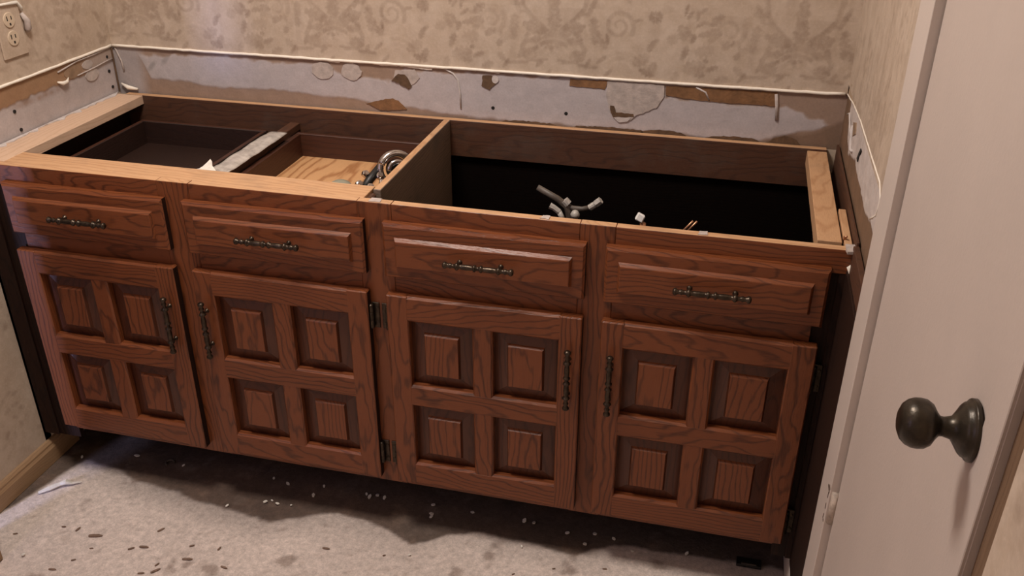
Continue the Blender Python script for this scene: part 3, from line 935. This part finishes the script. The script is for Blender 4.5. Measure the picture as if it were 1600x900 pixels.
# post of the doorway on the left
structure(board('trim_2', W_BASE, None, -1.030, -0.922, -0.375, -0.318, 0.0, 2.03, 'z', 0.003))

# ------------------------------------------------------------------ door and casing on the right wall
mb = MB()
mb.box(0.728, XR, YC1, YC0, 0.0, 2.10, 'z', 0.0008)
trim = structure(mb.build('trim_1', M_CASING))
DX = 0.7405
mb = MB()
mb.box(DX, DX + 0.035, YK0, YC1 - 0.004, 0.012, 2.04, 'z', 0.0015)
mb.box(DX - 0.0022, DX + 0.01, YK0 + 0.0005, YK0 + 0.044, 0.014, 2.038, 'z', 0.0008)
door = structure(mb.build('door_1', M_PAINT))
mb = MB()
mb.box(XR + 0.004, XR + 0.03, YK1, YK0, 0.0, 2.08, 'z', 0.001)
structure(mb.build('trim_3', W_JAMB))
# knob
kc = Vector((DX - 0.0015, -0.789, 0.988))
mb = MB()
kprof = [(0, 0.0335), (0.004, 0.0335), (0.0055, 0.0325), (0.0065, 0.0295), (0.010, 0.029), (0.013, 0.026), (0.018, 0.018), (0.022, 0.0125), (0.030, 0.0105), (0.034, 0.011),
                          (0.038, 0.016), (0.042, 0.0225), (0.048, 0.0262), (0.054, 0.0270), (0.060, 0.0265), (0.066, 0.0240), (0.071, 0.0195), (0.0745, 0.012), (0.0755, 0.004)]
mb.lathe(kc, (-1, 0, 0), [(t * 0.82, r * 0.83) for t, r in kprof], 40)
mb.build('door_knob', M_KNOB, door, True)
mb = MB()
mb.tube([(DX - 0.003, YC1 - 0.001, 0.435), (DX - 0.003, YC1 - 0.001, 0.497)], 0.0065, 12)
mb.box(0.7283, 0.731, YC1 + 0.001, YC1 + 0.024, 0.432, 0.500, 'z', 0.0005)
hg = mb.build('hinge', M_PAINTED_HINGE, trim, True)
for i, (a0, a1, z0, z1) in enumerate(((0.004, 0.024, 0.489, 0.493), (0.008, 0.011, 0.476, 0.487), (0.010, 0.013, 0.452, 0.463), (0.012, 0.015, 0.431, 0.440), (0.004, 0.010, 0.430, 0.433), (0.002, 0.014, 0.497, 0.500))):
    mb = MB()
    mb.box(0.7274, 0.7290, YC1 + a0, YC1 + a1, z0, z1, 'z', 0.0002)
    mb.build('rust_mark', M_RUST, hg)

# ------------------------------------------------------------------ the vanity cabinet
cab = empty('vanity_cabinet', (-0.15, 0.27, 0.0), 'long stained oak bathroom vanity cabinet with four doors and no countertop', 'cabinet')
OAK2 = [W_OAK, W_RAW]
FO = 0.0              # front plane of the face frame
CX = [(-0.9588, -0.5817), (-0.5388, -0.1523), (-0.1128, 0.2796), (0.3158, 0.7048)]
DT, DB, ET, EB = 0.7567, 0.6428, 0.6049, 0.1385
# face frame
stx = [(-0.596, -0.526), (-0.167, -0.098), (0.265, 0.330)]
for a, b in stx:
    board('frame_stile', OAK2, cab, a, b, FO - 0.0006, 0.019, 0.118, H + 0.0003, 'z', 0.0008, True, 0.03)
for a, b in ((-1.043, -0.945), (0.690, 0.742)):
    board('frame_stile', [W_DARK, W_DARK], cab, a, b, FO + 0.006, 0.019, 0.085, 0.752, 'z', 0.0008, True, 0.03)
board('frame_stile', W_DARK, cab, -1.043, -1.004, FO + 0.001, 0.007, 0.085, 0.75, 'z', 0.0015)
board('frame_stile', W_DARK, cab, 0.719, 0.742, FO + 0.001, 0.007, 0.085, 0.75, 'z', 0.0015)
edges = [-1.043] + [x for s_ in stx for x in s_] + [0.742]
for i in range(4):
    a, b = edges[2 * i] + 0.0002, edges[2 * i + 1] - 0.0002
    board('frame_rail', OAK2, cab, a, b, FO, 0.019, 0.745, H, 'x', 0.0008, True)
    a2, b2 = max(a, -0.945), min(b, 0.690)
    board('frame_rail', W_OAK, cab, a2, b2, FO, 0.019, 0.590, 0.655, 'x', 0.0008)
    board('frame_rail', W_OAK, cab, a2, b2, FO, 0.019, 0.118, 0.155, 'x', 0.0008)
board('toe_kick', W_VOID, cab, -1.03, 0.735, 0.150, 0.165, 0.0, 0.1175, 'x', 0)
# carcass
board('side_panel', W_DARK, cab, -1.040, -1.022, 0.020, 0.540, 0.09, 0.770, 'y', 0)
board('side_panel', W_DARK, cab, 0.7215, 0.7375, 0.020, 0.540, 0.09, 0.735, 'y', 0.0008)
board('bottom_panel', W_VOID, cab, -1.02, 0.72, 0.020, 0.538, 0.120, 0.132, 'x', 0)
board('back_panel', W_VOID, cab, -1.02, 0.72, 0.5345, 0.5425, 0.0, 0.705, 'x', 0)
board('back_rail', [W_INNER, W_RAW], cab, -1.02, 0.7205, 0.5216, 0.5405, 0.701, H, 'x', 0.001, True)
board('divider_panel', [W_GREY, W_RAW], cab, -0.1575, -0.1415, 0.062, 0.521, 0.133, H + 0.0005, 'y', 0.0012, True)
board('divider_panel', W_INNER, cab, -0.1570, -0.1420, 0.020, 0.062, 0.133, 0.772, 'y', 0.001)
board('scribe_strip', W_INNER, cab, 0.7384, 0.7428, 0.000, 0.518, 0.70, 0.806, 'y', 0.0008)
board('scribe_strip', W_DARK, cab, 0.7300, 0.7435, YC0 + 0.001, 0.004, 0.078, 0.752, 'z', 0.0008)
board('scribe_strip', W_INNER, cab, 0.7335, 0.7435, YC0 + 0.001, -0.0005, 0.7525, 0.800, 'y', 0.0008)
# ledges on top
board('top_ledge', [W_RAW, W_RAW], cab, -0.968, -0.160, 0.0195, 0.080, 0.770, H - 0.0003, 'x', 0.001)
mb = MB()
side = [(-1.043, 0.0195), (-0.968, 0.0195), (-0.968, 0.521), (-1.043, 0.521)]
mb.box(-1.043, -0.9682, 0.0195, 0.5214, 0.768, H, 'y', 0.001)
led = mb.build('top_ledge', W_LEDGE, cab)
# ragged line of old adhesive where the ledge meets the wall
gp = [(-1.046, 0.0), (-1.040, 0.0)]
r_ = random.Random(8)
gp = [(-1.0455, 0.005)] + [(-1.036 + r_.uniform(-0.009, 0.009), 0.01 + 0.515 * i / 34) for i in range(35)] + [(-1.0455, 0.53)]
mb = MB()
mb.prism(gp, 'z', H - 0.0005, H + 0.0022)
mb.build('adhesive_line', M_WHITE, led)
board('top_ledge', [W_RAW, W_RAW], cab, 0.679, 0.7205, 0.042, 0.521, 0.755, 0.786, 'y', 0.001)
mb = MB()
mb.box(-0.162, -0.150, 0.026, 0.060, 0.772, 0.784, 'y', 0.003)
mb.build('splintered_corner', W_INNER, cab)
mb = MB()
mb.box(0.7235, 0.7365, 0.022, 0.19, 0.780, 0.7885, 'y', 0.001)
mb.build('top_ledge', W_RAW, cab)
mb = MB()
mb.tube([(0.7245, 0.050, 0.783), (0.7245, 0.050, 0.793), (0.7265, 0.045, 0.796)], [0.003, 0.003, 0.002], 8)
mb.build('screw', M_COPPER, cab, True)
for i, (x, w_) in enumerate(((-0.145, 0.026), (0.19, 0.018), (0.475, 0.016))):
    mb = MB()
    mb.prism(rough_poly([(x, 0.003), (x + w_, 0.003), (x + w_ * 0.9, 0.019), (x + w_ * 0.1, 0.018)], 0.0015, 0.004, 70 + i), 'z', H - 0.0002, H + 0.0016)
    mb.build('adhesive_blob', M_SPACKLE, cab)
mb = MB()
mb.prism(rough_poly([(0.725, -0.012), (0.742, -0.012), (0.742, 0.02), (0.722, 0.02)], 0.002, 0.006, 90), 'z', H - 0.001, H + 0.004)
mb.build('adhesive_blob', M_SPACKLE, cab)
mb = MB()
mb.tube([(0.737, -0.004, 0.744), (0.739, -0.008, 0.752), (0.733, -0.008, 0.762), (0.738, -0.008, 0.768)], [0.003, 0.006, 0.005, 0.003], 8)
mb.build('adhesive_blob', M_CREAM, cab, True)


def pull_mesh(name, parent, c, axis, y0):
    """turned bronze pull; c = centre (x,z), axis 'x' or 'z', y0 = face it is screwed to"""
    mb = MB()
    yb = y0 - 0.0185
    d = Vector((1, 0, 0)) if axis == 'x' else Vector((0, 0, 1))
    c3 = Vector((c[0], yb, c[1]))
    L = 0.0685
    half = [(0.000, 0.0032), (0.003, 0.0034), (0.005, 0.0056), (0.0075, 0.0058), (0.0095, 0.0036), (0.013, 0.0040), (0.022, 0.0046), (0.031, 0.0040), (0.035, 0.0034), (0.0375, 0.0052), (0.040, 0.0066),
            (0.0425, 0.0052), (0.0455, 0.0032), (0.050, 0.0034), (0.053, 0.0048), (0.056, 0.0034), (0.059, 0.0036), (0.0625, 0.0056), (0.0655, 0.0056), (0.068, 0.0034), (L, 0.0010)]
    prof = [(-t, r * 1.22) for t, r in half[::-1]] + [(t, r * 1.22) for t, r in half[1:]]
    mb.lathe(c3, d, prof, 14)
    for sgn in (-1, 1):
        p = c3 + d * (0.040 * sgn)
        mb.lathe((p.x, y0 + 0.0005, p.z), (0, -1, 0), [(0, 0.0052), (0.0015, 0.0052), (0.003, 0.0036), (0.008, 0.0028), (0.014, 0.0030), (0.0185, 0.0046)], 12)
    o = mb.build(name, M_BRONZE, parent, True)
    return o


def drawer_front(i):
    x0, x1 = CX[i]
    mb = MB()
    ix, it, ib = 0.028, 0.0325, 0.028
    yo = -0.0170
    mb.rings([(x0, x1, DB, DT, -0.0004), (x0, x1, DB, DT, yo + 0.004), (x0 + 0.0045, x1 - 0.0045, DB + 0.003, DT - 0.0065, yo),
              (x0 + ix - 0.004, x1 - ix + 0.004, DB + ib - 0.003, DT - it + 0.005, yo + 0.0005),
              (x0 + ix, x1 - ix, DB + ib, DT - it, yo - 0.0070), (x0 + ix + 0.0015, x1 - ix - 0.0015, DB + ib + 0.0015, DT - it - 0.0015, yo - 0.0078)], 'x')
    names = ['leftmost', 'second', 'third', 'rightmost']
    for f in mb.bm.faces:
        f.normal_update()
        if abs(f.normal.x) > 0.95:
            f.material_index = 1  # drawer sides painted dark for the shade beside them
    o = mb.build('drawer', [W_OAK, W_DARK], cab)
    pull_mesh('drawer_pull', o, ((x0 + x1) / 2 + (0.0, 0.0, 0.0, 0.0)[i], 0.697), 'x', yo - 0.0078)
    return o


def cab_door(i, pull_side):
    x0, x1 = CX[i]
    st = 0.0445
    xm = (x0 + x1) / 2
    mw = 0.0205
    yf, yb = -0.0210, -0.0006
    zt1, zb1, zt2, zb2 = 0.5485, 0.3975, 0.3455, 0.1965
    mb = MB()
    bv = 0.0022
    mb.box(x0, x0 + st, yf, yb, EB, ET, 'z', bv, 0.03)
    mb.box(x1 - st, x1, yf, yb, EB, ET, 'z', bv, 0.03)
    for (za, zb) in ((zt1, ET), (zt2, zb1), (EB, zb2)):
        mb.box(x0 + st - 0.008, x1 - st + 0.008, yf + 0.0004, yb, za, zb, 'x', 0.0046)
    for (za, zb) in ((zb1, zt1), (zb2, zt2)):
        mb.box(xm - mw, xm + mw, yf + 0.0008, yb, za - 0.008, zb + 0.008, 'z', 0.0036)
    for f in mb.bm.faces:
        c_ = f.calc_center_median()
        f.normal_update()
        if abs(f.normal.x) > 0.95 and (c_.x < x0 + 0.002 or c_.x > x1 - 0.002):
            f.material_index = 1  # outer door sides darkened to paint the shade in the gap
    o = mb.build('door', [W_OAK, W_DARK], cab)
    for (xa, xb) in ((x0 + st, xm - mw), (xm + mw, x1 - st)):
        for (za, zb) in ((zb1, zt1), (zb2, zt2)):
            mb = MB()
            e, s_ = 0.004, 0.031
            mb.rings([(xa - e, xb + e, za - e, zb + e, -0.0006), (xa - e, xb + e, za - e, zb + e, -0.0018), (xa + 0.002, xb - 0.002, za + 0.002, zb - 0.002, -0.0022),
                      (xa + s_ - 0.003, xb - s_ + 0.003, za + s_ - 0.006, zb - s_ + 0.005, -0.0085),
                      (xa + s_, xb - s_, za + s_ - 0.003, zb - s_ + 0.001, -0.0150), (xa + s_ + 0.001, xb - s_ - 0.001, za + s_ - 0.002, zb - s_ - 0.0005, -0.0158)], 'z')
            for f in mb.bm.faces:
                c_ = f.calc_center_median()
                if not (xa + s_ - 0.0005 < c_.x < xb - s_ + 0.0005 and za + s_ - 0.0035 < c_.z < zb - s_ + 0.0055) or c_.y > -0.005:
                    f.material_index = 1  # sloping border takes the painted recess shade
            mb.build('raised_panel', [W_PANEL, W_RECESS_SHADE], o)
    px = x1 - 0.0225 if pull_side > 0 else x0 + 0.0225
    pull_mesh('door_pull', o, (px, 0.474), 'z', yf)
    return o


for i in range(4):
    drawer_front(i)
    cab_door(i, 1 if i in (0, 2) else -1)


def hinge(x, z, side):
    mb = MB()
    mb.box(x - 0.008, x + 0.008, -0.0030, 0.0, z - 0.029, z + 0.029, 'z', 0.001)
    xb = x + side * 0.0075
    mb.lathe((xb, -0.0085, z - 0.028), (0, 0, 1), [(0, 0.003), (0.002, 0.0055), (0.018, 0.0055), (0.019, 0.0047), (0.020, 0.0057), (0.036, 0.0057), (0.037, 0.0047), (0.038, 0.0055), (0.054, 0.0055), (0.056, 0.003)], 12)
    mb.lathe((x - side * 0.003, -0.0028, z + 0.017), (0, -1, 0), [(0, 0.0035), (0.001, 0.0033), (0.0016, 0.0016)], 10)
    mb.lathe((x - side * 0.003, -0.0028, z - 0.017), (0, -1, 0), [(0, 0.0035), (0.001, 0.0033), (0.0016, 0.0016)], 10)
    mb.build('hinge', M_BRONZE, cab)


for z in (0.545, 0.202):
    hinge(-0.1430, z, -1)
    hinge(-0.1215, z, 1)
    hinge(0.7140, z - 0.015, -1)
    hinge(-0.9680, z, 1)


# drawer boxes that show through the open top
def drawer_box(i, xa, xb, ya, yb, zb, zt, wside, wbot):
    b = board('drawer_box_back', wside, cab, xa, xb, yb - 0.012, yb, zb, zt, 'x', 0.0015, isinstance(wside, list))
    board('drawer_box_side', wside, cab, xa, xa + 0.012, ya, yb - 0.0122, zb, zt, 'y', 0.0015, isinstance(wside, list))
    board('drawer_box_side', wside, cab, xb - 0.012, xb, ya, yb - 0.0122, zb, zt, 'y', 0.0015, isinstance(wside, list))
    board('drawer_box_bottom', wbot, cab, xa + 0.0122, xb - 0.0122, ya, yb - 0.0122, zb + 0.006, zb + 0.012, 'y', 0)
    return b


drawer_box(0, -0.958, -0.606, 0.021, 0.488, 0.668, 0.738, [W_DRAWER1, W_DRAWER], W_DRAWER1)
drawer_box(1, -0.528, -0.168, 0.021, 0.495, 0.668, 0.738, W_DRAWER, W_PLY)
# wooden runner between the two drawers
board('drawer_runner', W_INNER, cab, -0.560, -0.534, 0.0805, 0.521, 0.735, 0.752, 'y', 0.001)

# ------------------------------------------------------------------ things in and around the cabinet
# cloudy plastic sheet lying on the runner
nu_, nv_ = 9, 34
uu, vv_ = np.meshgrid(np.linspace(0, 1, nu_), np.linspace(0, 1, nv_))
nz = vnoise(nu_, nv_, 5, 3, 61)
xx = -0.566 + 0.044 * uu + (nz - 0.5) * 0.010 + 0.006 * vv_
yy = 0.10 + 0.315 * vv_
zz_ = 0.7580 + 0.012 * (nz) - 0.010 * (uu - 0.4) ** 2
me_o = grid_mesh('plastic_sheet', np.stack([xx, yy, zz_], -1), M_SHEET)
me_o.modifiers.new('thick', 'SOLIDIFY').thickness = 0.0012
tag(me_o, 'crumpled strip of cloudy plastic lying between the two open drawers', 'plastic sheet')
mb = MB()
q = [(-0.590, 0.0815), (-0.560, 0.094), (-0.545, 0.125), (-0.530, 0.108), (-0.500, 0.0815)]
A = mb.prism(rough_poly(q, 0.002, 0.01, 5), 'z', 0.772, 0.7745)
for v in mb.bm.verts:
    v.co.z += 0.010 * math.sin(v.co.x * 90) * (v.co.y - 0.08) / 0.03 + 0.008
tag(mb.build('paper_scrap', M_CHIP), 'torn white paper scrap tucked behind the front ledge beside the plastic strip', 'paper')

# coiled chrome hose with its nuts, leaning on the divider
hose = empty('chrome_hose', (-0.215, 0.30, 0.681), 'coiled tarnished chrome hose with black collar leaning on the divider inside the drawer', 'hose')
cc = Vector((-0.198, 0.300, 0.741))
ax_n = Vector((0.55, -0.80, 0.25)).normalized()
e1 = ax_n.cross(Vector((0, 0, 1))).normalized()
e2 = e1.cross(ax_n)


def coil(R0, R1, turns, a0, off, drift=0.0, n=40):
    return [cc + ax_n * (off + drift * i / n) + (e1 * math.cos(a0 + turns * 2 * PI * i / n) + e2 * math.sin(a0 + turns * 2 * PI * i / n)) * (R0 + (R1 - R0) * i / n) for i in range(n + 1)]


mb = MB()
mb.tube(coil(0.036, 0.034, 1.75, 0.4, 0.0, -0.022, 56), 0.0075, 12)
mb.build('coil', M_CHROME, hose, True)
mb = MB()
mb.tube(coil(0.019, 0.017, 0.9, 0.0, 0.008, 0.003, 30), 0.005, 10)
mb.build('inner_loop', M_CHROME, hose, True)
mb = MB()
mb.lathe(cc - ax_n * 0.015, ax_n, [(0, 0.022), (0.010, 0.022), (0.011, 0.012), (0.016, 0.010)], 20)
mb.build('collar', M_BLACK, hose, True)
mb = MB()
mb.tube([(-0.236, 0.300, 0.745), (-0.252, 0.270, 0.722), (-0.262, 0.240, 0.700)], [0.009, 0.010, 0.009], 10)
mb.build('black_sleeve', M_BLACK, hose, True)
for i, p in enumerate(((-0.226, 0.258, 0.722), (-0.212, 0.236, 0.716), (-0.240, 0.232, 0.704), (-0.262, 0.262, 0.722), (-0.268, 0.238, 0.706), (-0.186, 0.228, 0.728))):
    mb = MB()
    mb.lathe((p[0], p[1] + 0.012, p[2] + 0.012), (0.4 + 0.1 * i, -0.5, 0.6), [(-0.007, 0.006), (-0.005, 0.0085), (0.003, 0.0085), (0.005, 0.006), (0.009, 0.005)], 6 if i % 2 else 14)
    mb.build('nut', M_CHROME, hose)
mb = MB()
mb.lathe((-0.336, 0.297, 0.683), (0, 0, 1), [(0, 0.026), (0.006, 0.027), (0.013, 0.022), (0.018, 0.013), (0.020, 0.003)], 28)
tag(mb.build('drain_cap', M_DISC, None, True), 'round dull green plastic cap on the light drawer bottom', 'cap')

# plumbing stubs in the sink bay
sup = empty('supply_line', (0.205, 0.20, 0.132), 'dark grey forked water supply line with pale ends sticking up in the sink bay', 'hose')
fk = Vector((0.205, 0.200, 0.738))
mb = MB()
mb.tube([(0.212, 0.215, 0.132), (0.214, 0.21, 0.5), (0.212, 0.202, 0.700), (0.205, 0.199, 0.735), (0.185, 0.199, 0.750), (0.143, 0.197, 0.772)], [0.007, 0.007, 0.007, 0.0075, 0.0065, 0.006], 12)
mb.build('hose', M_HOSE, sup, True)
mb = MB()
mb.tube([(0.204, 0.199, 0.738), (0.216, 0.199, 0.733), (0.236, 0.199, 0.733), (0.252, 0.199, 0.738)], 0.0052, 10)
mb.build('branch', M_HOSE, sup, True)
mb = MB()
mb.tube([(0.251, 0.199, 0.7375), (0.262, 0.199, 0.746)], 0.0066, 10)
mb.tube([(0.263, 0.199, 0.747), (0.273, 0.199, 0.756)], 0.0075, 6)
mb.build('coupling', M_BRAID, sup)
mb = MB()
mb.tube([(0.207, 0.198, 0.741), (0.199, 0.198, 0.749)], 0.0085, 10)
mb.build('clamp', M_BRAID, sup)
brd = empty('braided_line', (0.19, 0.19, 0.132), 'short pale braided line end left of the forked grey hose', 'hose')
mb = MB()
mb.tube([(0.196, 0.190, 0.132), (0.197, 0.190, 0.60), (0.199, 0.189, 0.700), (0.196, 0.189, 0.716), (0.190, 0.189, 0.727)], 0.0055, 10)
mb.build('line', M_BRAID, brd, True)
mb = MB()
mb.tube([(0.1905, 0.189, 0.7265), (0.180, 0.189, 0.734), (0.171, 0.189, 0.738)], [0.0062, 0.0062, 0.007], 8)
mb.build('end_fitting', M_BRAID, brd)
mb = MB()
mb.lathe((0.223, 0.192, 0.132), (0, 0, 1), [(0, 0.006), (0.585, 0.006), (0.586, 0.009), (0.592, 0.0095), (0.598, 0.006), (0.600, 0.002)], 14)
tag(mb.build('capped_pipe', M_BRAID, None, True), 'small pale capped pipe beside the forked grey hose', 'pipe')
wp = empty('stub_pipe', (0.355, 0.20, 0.132), 'copper stub pipe with a bright white square cap in the sink bay', 'pipe')
mb = MB()
mb.tube([(0.360, 0.201, 0.132), (0.360, 0.201, 0.715)], 0.006, 12)
mb.build('pipe', M_COPPER, wp, True)
mb = MB()
mb.box(-0.008, 0.008, -0.008, 0.008, -0.008, 0.008, 'x', 0.002)
bmesh.ops.rotate(mb.bm, verts=mb.bm.verts[:], cent=(0, 0, 0), matrix=Matrix.Rotation(0.45, 3, 'Y') @ Matrix.Rotation(-0.3, 3, 'X'))
bmesh.ops.translate(mb.bm, verts=mb.bm.verts[:], vec=(0.3535, 0.200, 0.7265))
mb.build('cap', M_WHITEPLASTIC, wp)
wr = empty('electric_wire', (0.44, 0.20, 0.132), 'pair of bare copper wires poking above the front rail at the right', 'wire')
for dx in (0.0, 0.008):
    mb = MB()
    mb.tube([(0.437 + dx, 0.20, 0.132), (0.437 + dx, 0.20, 0.66), (0.441 + dx, 0.199, 0.708), (0.458 + dx, 0.198, 0.731)], 0.0022, 8)
    mb.build('strand', M_COPPER, wr, True)

# outlet on the left wall
outl = empty('wall_outlet', (XL, 0.215, 1.015), 'ivory duplex wall outlet with torn white paper at its top, on the left wall', 'outlet')
mb = MB()
mb.box(XL, XL + 0.0045, 0.176, 0.252, 0.958, 1.070, 'z', 0.0018)
mb.build('wall_plate', M_PAPER, outl)
for z in (1.038, 0.999):
    mb = MB()
    mb.lathe((XL + 0.0035, 0.214, z), (1, 0, 0), [(0, 0.0165), (0.0025, 0.0165), (0.0032, 0.0155)], 24)
    rc = mb.build('receptacle', M_IVORY, outl)
    for (dy, dz, w_, h_) in ((-0.0065, 0.004, 0.0028, 0.010), (0.0060, 0.004, 0.0028, 0.008), (0.0, -0.0085, 0.0048, 0.0055)):
        mb = MB()
        mb.box(XL + 0.0060, XL + 0.0071, 0.214 + dy - w_ / 2, 0.214 + dy + w_ / 2, z + dz - h_ / 2, z + dz + h_ / 2, 'z', 0.0003)
        mb.build('slot', M_HOLE, rc)
mb = MB()
mb.tube([(XL + 0.005, 0.17, 1.074), (XL + 0.007, 0.21, 1.072), (XL + 0.006, 0.247, 1.070), (XL + 0.008, 0.254, 1.058), (XL + 0.006, 0.259, 1.050)], [0.003, 0.003, 0.004, 0.004, 0.002], 8)
mb.build('torn_paper', M_CHIP, outl, True)
mb = MB()
mb.tube([(XL + 0.005, 0.255, 1.045), (XL + 0.009, 0.262, 1.028), (XL + 0.007, 0.262, 1.010), (XL + 0.005, 0.262, 1.002)], [0.004, 0.007, 0.008, 0.003], 8)
mb.build('peeled_flap', M_SPACKLE, outl, True)

# white strip of torn caulk on the floor, lower left
mb = MB()
P_ = [(-0.992, -0.118, 0.004), (-0.975, -0.100, 0.007), (-0.958, -0.082, 0.010), (-0.948, -0.074, 0.012), (-0.935, -0.070, 0.006), (-0.918, -0.058, 0.004)]
mb.tube(P_, [0.004, 0.007, 0.006, 0.008, 0.0035, 0.0015], 7)
for v in mb.bm.verts:
    v.co.z = max(0.0005, v.co.z * 0.8)
tag(mb.build('caulk_strip', M_CHIP), 'white curled strip of torn caulk on the floor near the left baseboard', 'caulk')
# black scrap at the lower right
blk = empty('floor_bracket', (0.655, 0.058, 0.0), 'small black rectangular bracket on the floor under the right cabinet door', 'bracket')
mb = MB()
mb.box(0.630, 0.682, 0.044, 0.068, 0.0006, 0.008, 'x', 0.001)
mb.build('plate', M_BLACK, blk)
mb = MB()
mb.box(0.640, 0.672, 0.046, 0.050, 0.0078, 0.0095, 'x', 0.0004)
mb.build('raised_lip', M_HOSE, blk)
mb = MB()
pts = [Vector((-0.752 + 0.010 * math.cos(t), 0.059 + 0.010 * math.sin(t), 0.003)) for t in np.linspace(0.5, 4.6, 14)]
mb.tube(pts, 0.0022, 7)
tag(mb.build('broken_washer', M_HOSE), 'broken dark ring lying on the floor below the second cabinet door', 'washer')

# paint chips and wood splinters on the floor
chips = [(-0.354, 0.033), (-0.431, 0.057), (-0.233, 0.068), (-0.206, 0.070), (-0.187, 0.066), (-0.222, 0.060), (-0.067, 0.070), (-0.059, 0.031), (-0.061, 0.040), (0.029, 0.068), (0.256, 0.054), (0.301, 0.029),
         (0.406, 0.033), (0.523, 0.054), (0.361, 0.061), (-0.067, -0.096), (-0.714, 0.058), (-0.847, 0.064), (-0.979, 0.026), (-0.454, -0.015), (-0.441, -0.007), (-0.423, -0.014), (-0.39, -0.011), (-0.474, 0.068),
         (-0.343, 0.070), (-0.535, -0.049), (-0.887, -0.300), (0.153, 0.070), (0.176, 0.068), (0.166, -0.012), (0.317, 0.066)]
zone = lambda x: 'under the first door' if x < -0.58 else 'under the second door' if x < -0.15 else 'under the third door' if x < 0.29 else 'under the fourth door'
ORD = ['first', 'second', 'third', 'fourth', 'fifth', 'sixth', 'seventh', 'eighth', 'ninth', 'tenth', 'eleventh', 'twelfth', 'thirteenth', 'fourteenth', 'fifteenth', 'sixteenth', 'seventeenth', 'eighteenth']


def rank(items, zn, i):
    same = sorted((p[0], k) for k, p in enumerate(items) if zn(p[0]) == zn(items[i][0]))
    return ORD[[k for _, k in same].index(i)]


protos = []
for kx in range(4):
    mb = MB()
    n_ = 5 + kx
    poly = [((0.0045 + 0.002 * rng.random()) * math.cos(2 * PI * i / n_) * (1.25 if kx % 2 else 1), (0.0035 + 0.0015 * rng.random()) * math.sin(2 * PI * i / n_)) for i in range(n_)]
    mb.prism(poly, 'z', 0.0, 0.0028)
    for v in mb.bm.verts:
        v.co.z += v.co.x * 0.25 + 0.0005
    o = mb.build('paint_chip', M_CHIP)
    protos.append(o)
for i, (x, y) in enumerate(chips):
    o = protos[i] if i < 4 else protos[i % 4].copy()
    if i >= 4:
        COL.objects.link(o)
    o.location = (x, y, 0.0008)
    s_ = rng.uniform(0.45, 1.0)
    o.scale = (s_, s_, s_)
    o.rotation_euler = (0, 0, rng.uniform(0, 6.28))
    tag(o, 'tiny white paint chip, ' + rank(chips, zone, i) + ' from the left of those ' + zone(x), 'paint chip', 'white paint chips on the floor')
spl = [(-0.772, -0.209, .022, .2), (-0.646, -0.214, .015, .1), (-0.671, -0.225, .010, .6), (-0.64, -0.157, .012, .9), (-0.86, -0.201, .007, .2), (-0.824, -0.2, .010, 1.3), (-0.443, -0.227, .012, -.2), (-0.533, -0.224, .016, .2),
       (-0.798, -0.321, .012, .1), (-0.581, -0.271, .015, .8), (-0.607, -0.285, .010, .3), (-0.482, -0.178, .008, 1.3), (-0.545, -0.185, .008, .6), (-0.253, -0.121, .012, .0), (-0.121, -0.11, .005, .5), (0.355, -0.033, .007, .1),
       (0.167, -0.095, .005, .6), (0.248, -0.059, .005, .3), (-0.588, -0.254, .008, 1.1), (-0.756, -0.246, .006, .3), (-0.772, -0.286, .007, .5), (-0.951, -0.247, .007, .4)]
mb = MB()
mb.prism([(-1, -0.14), (-0.6, -0.2), (0.3, -0.17), (0.95, -0.05), (1.0, 0.06), (0.4, 0.2), (-0.5, 0.15), (-1, 0.08)], 'z', 0.0, 0.10)
proto = mb.build('wood_splinter', M_SPLINT)
szone = lambda x: 'at the lower left' if x < -0.4 else 'at the bottom middle' if x < 0.2 else 'at the bottom right'
for i, (x, y, L, a) in enumerate(spl):
    o = proto if i == 0 else proto.copy()
    if i:
        COL.objects.link(o)
    o.location = (x, y, -0.0002)
    o.scale = (L * 0.7, L * 1.0, 0.02)
    o.rotation_euler = (0, 0, a)
    lab = 'brown wood splinter, ' + rank(spl, szone, i) + ' from the left on the bare concrete ' + szone(x)
    tag(o, lab, 'splinter', 'brown wood splinters on the floor')
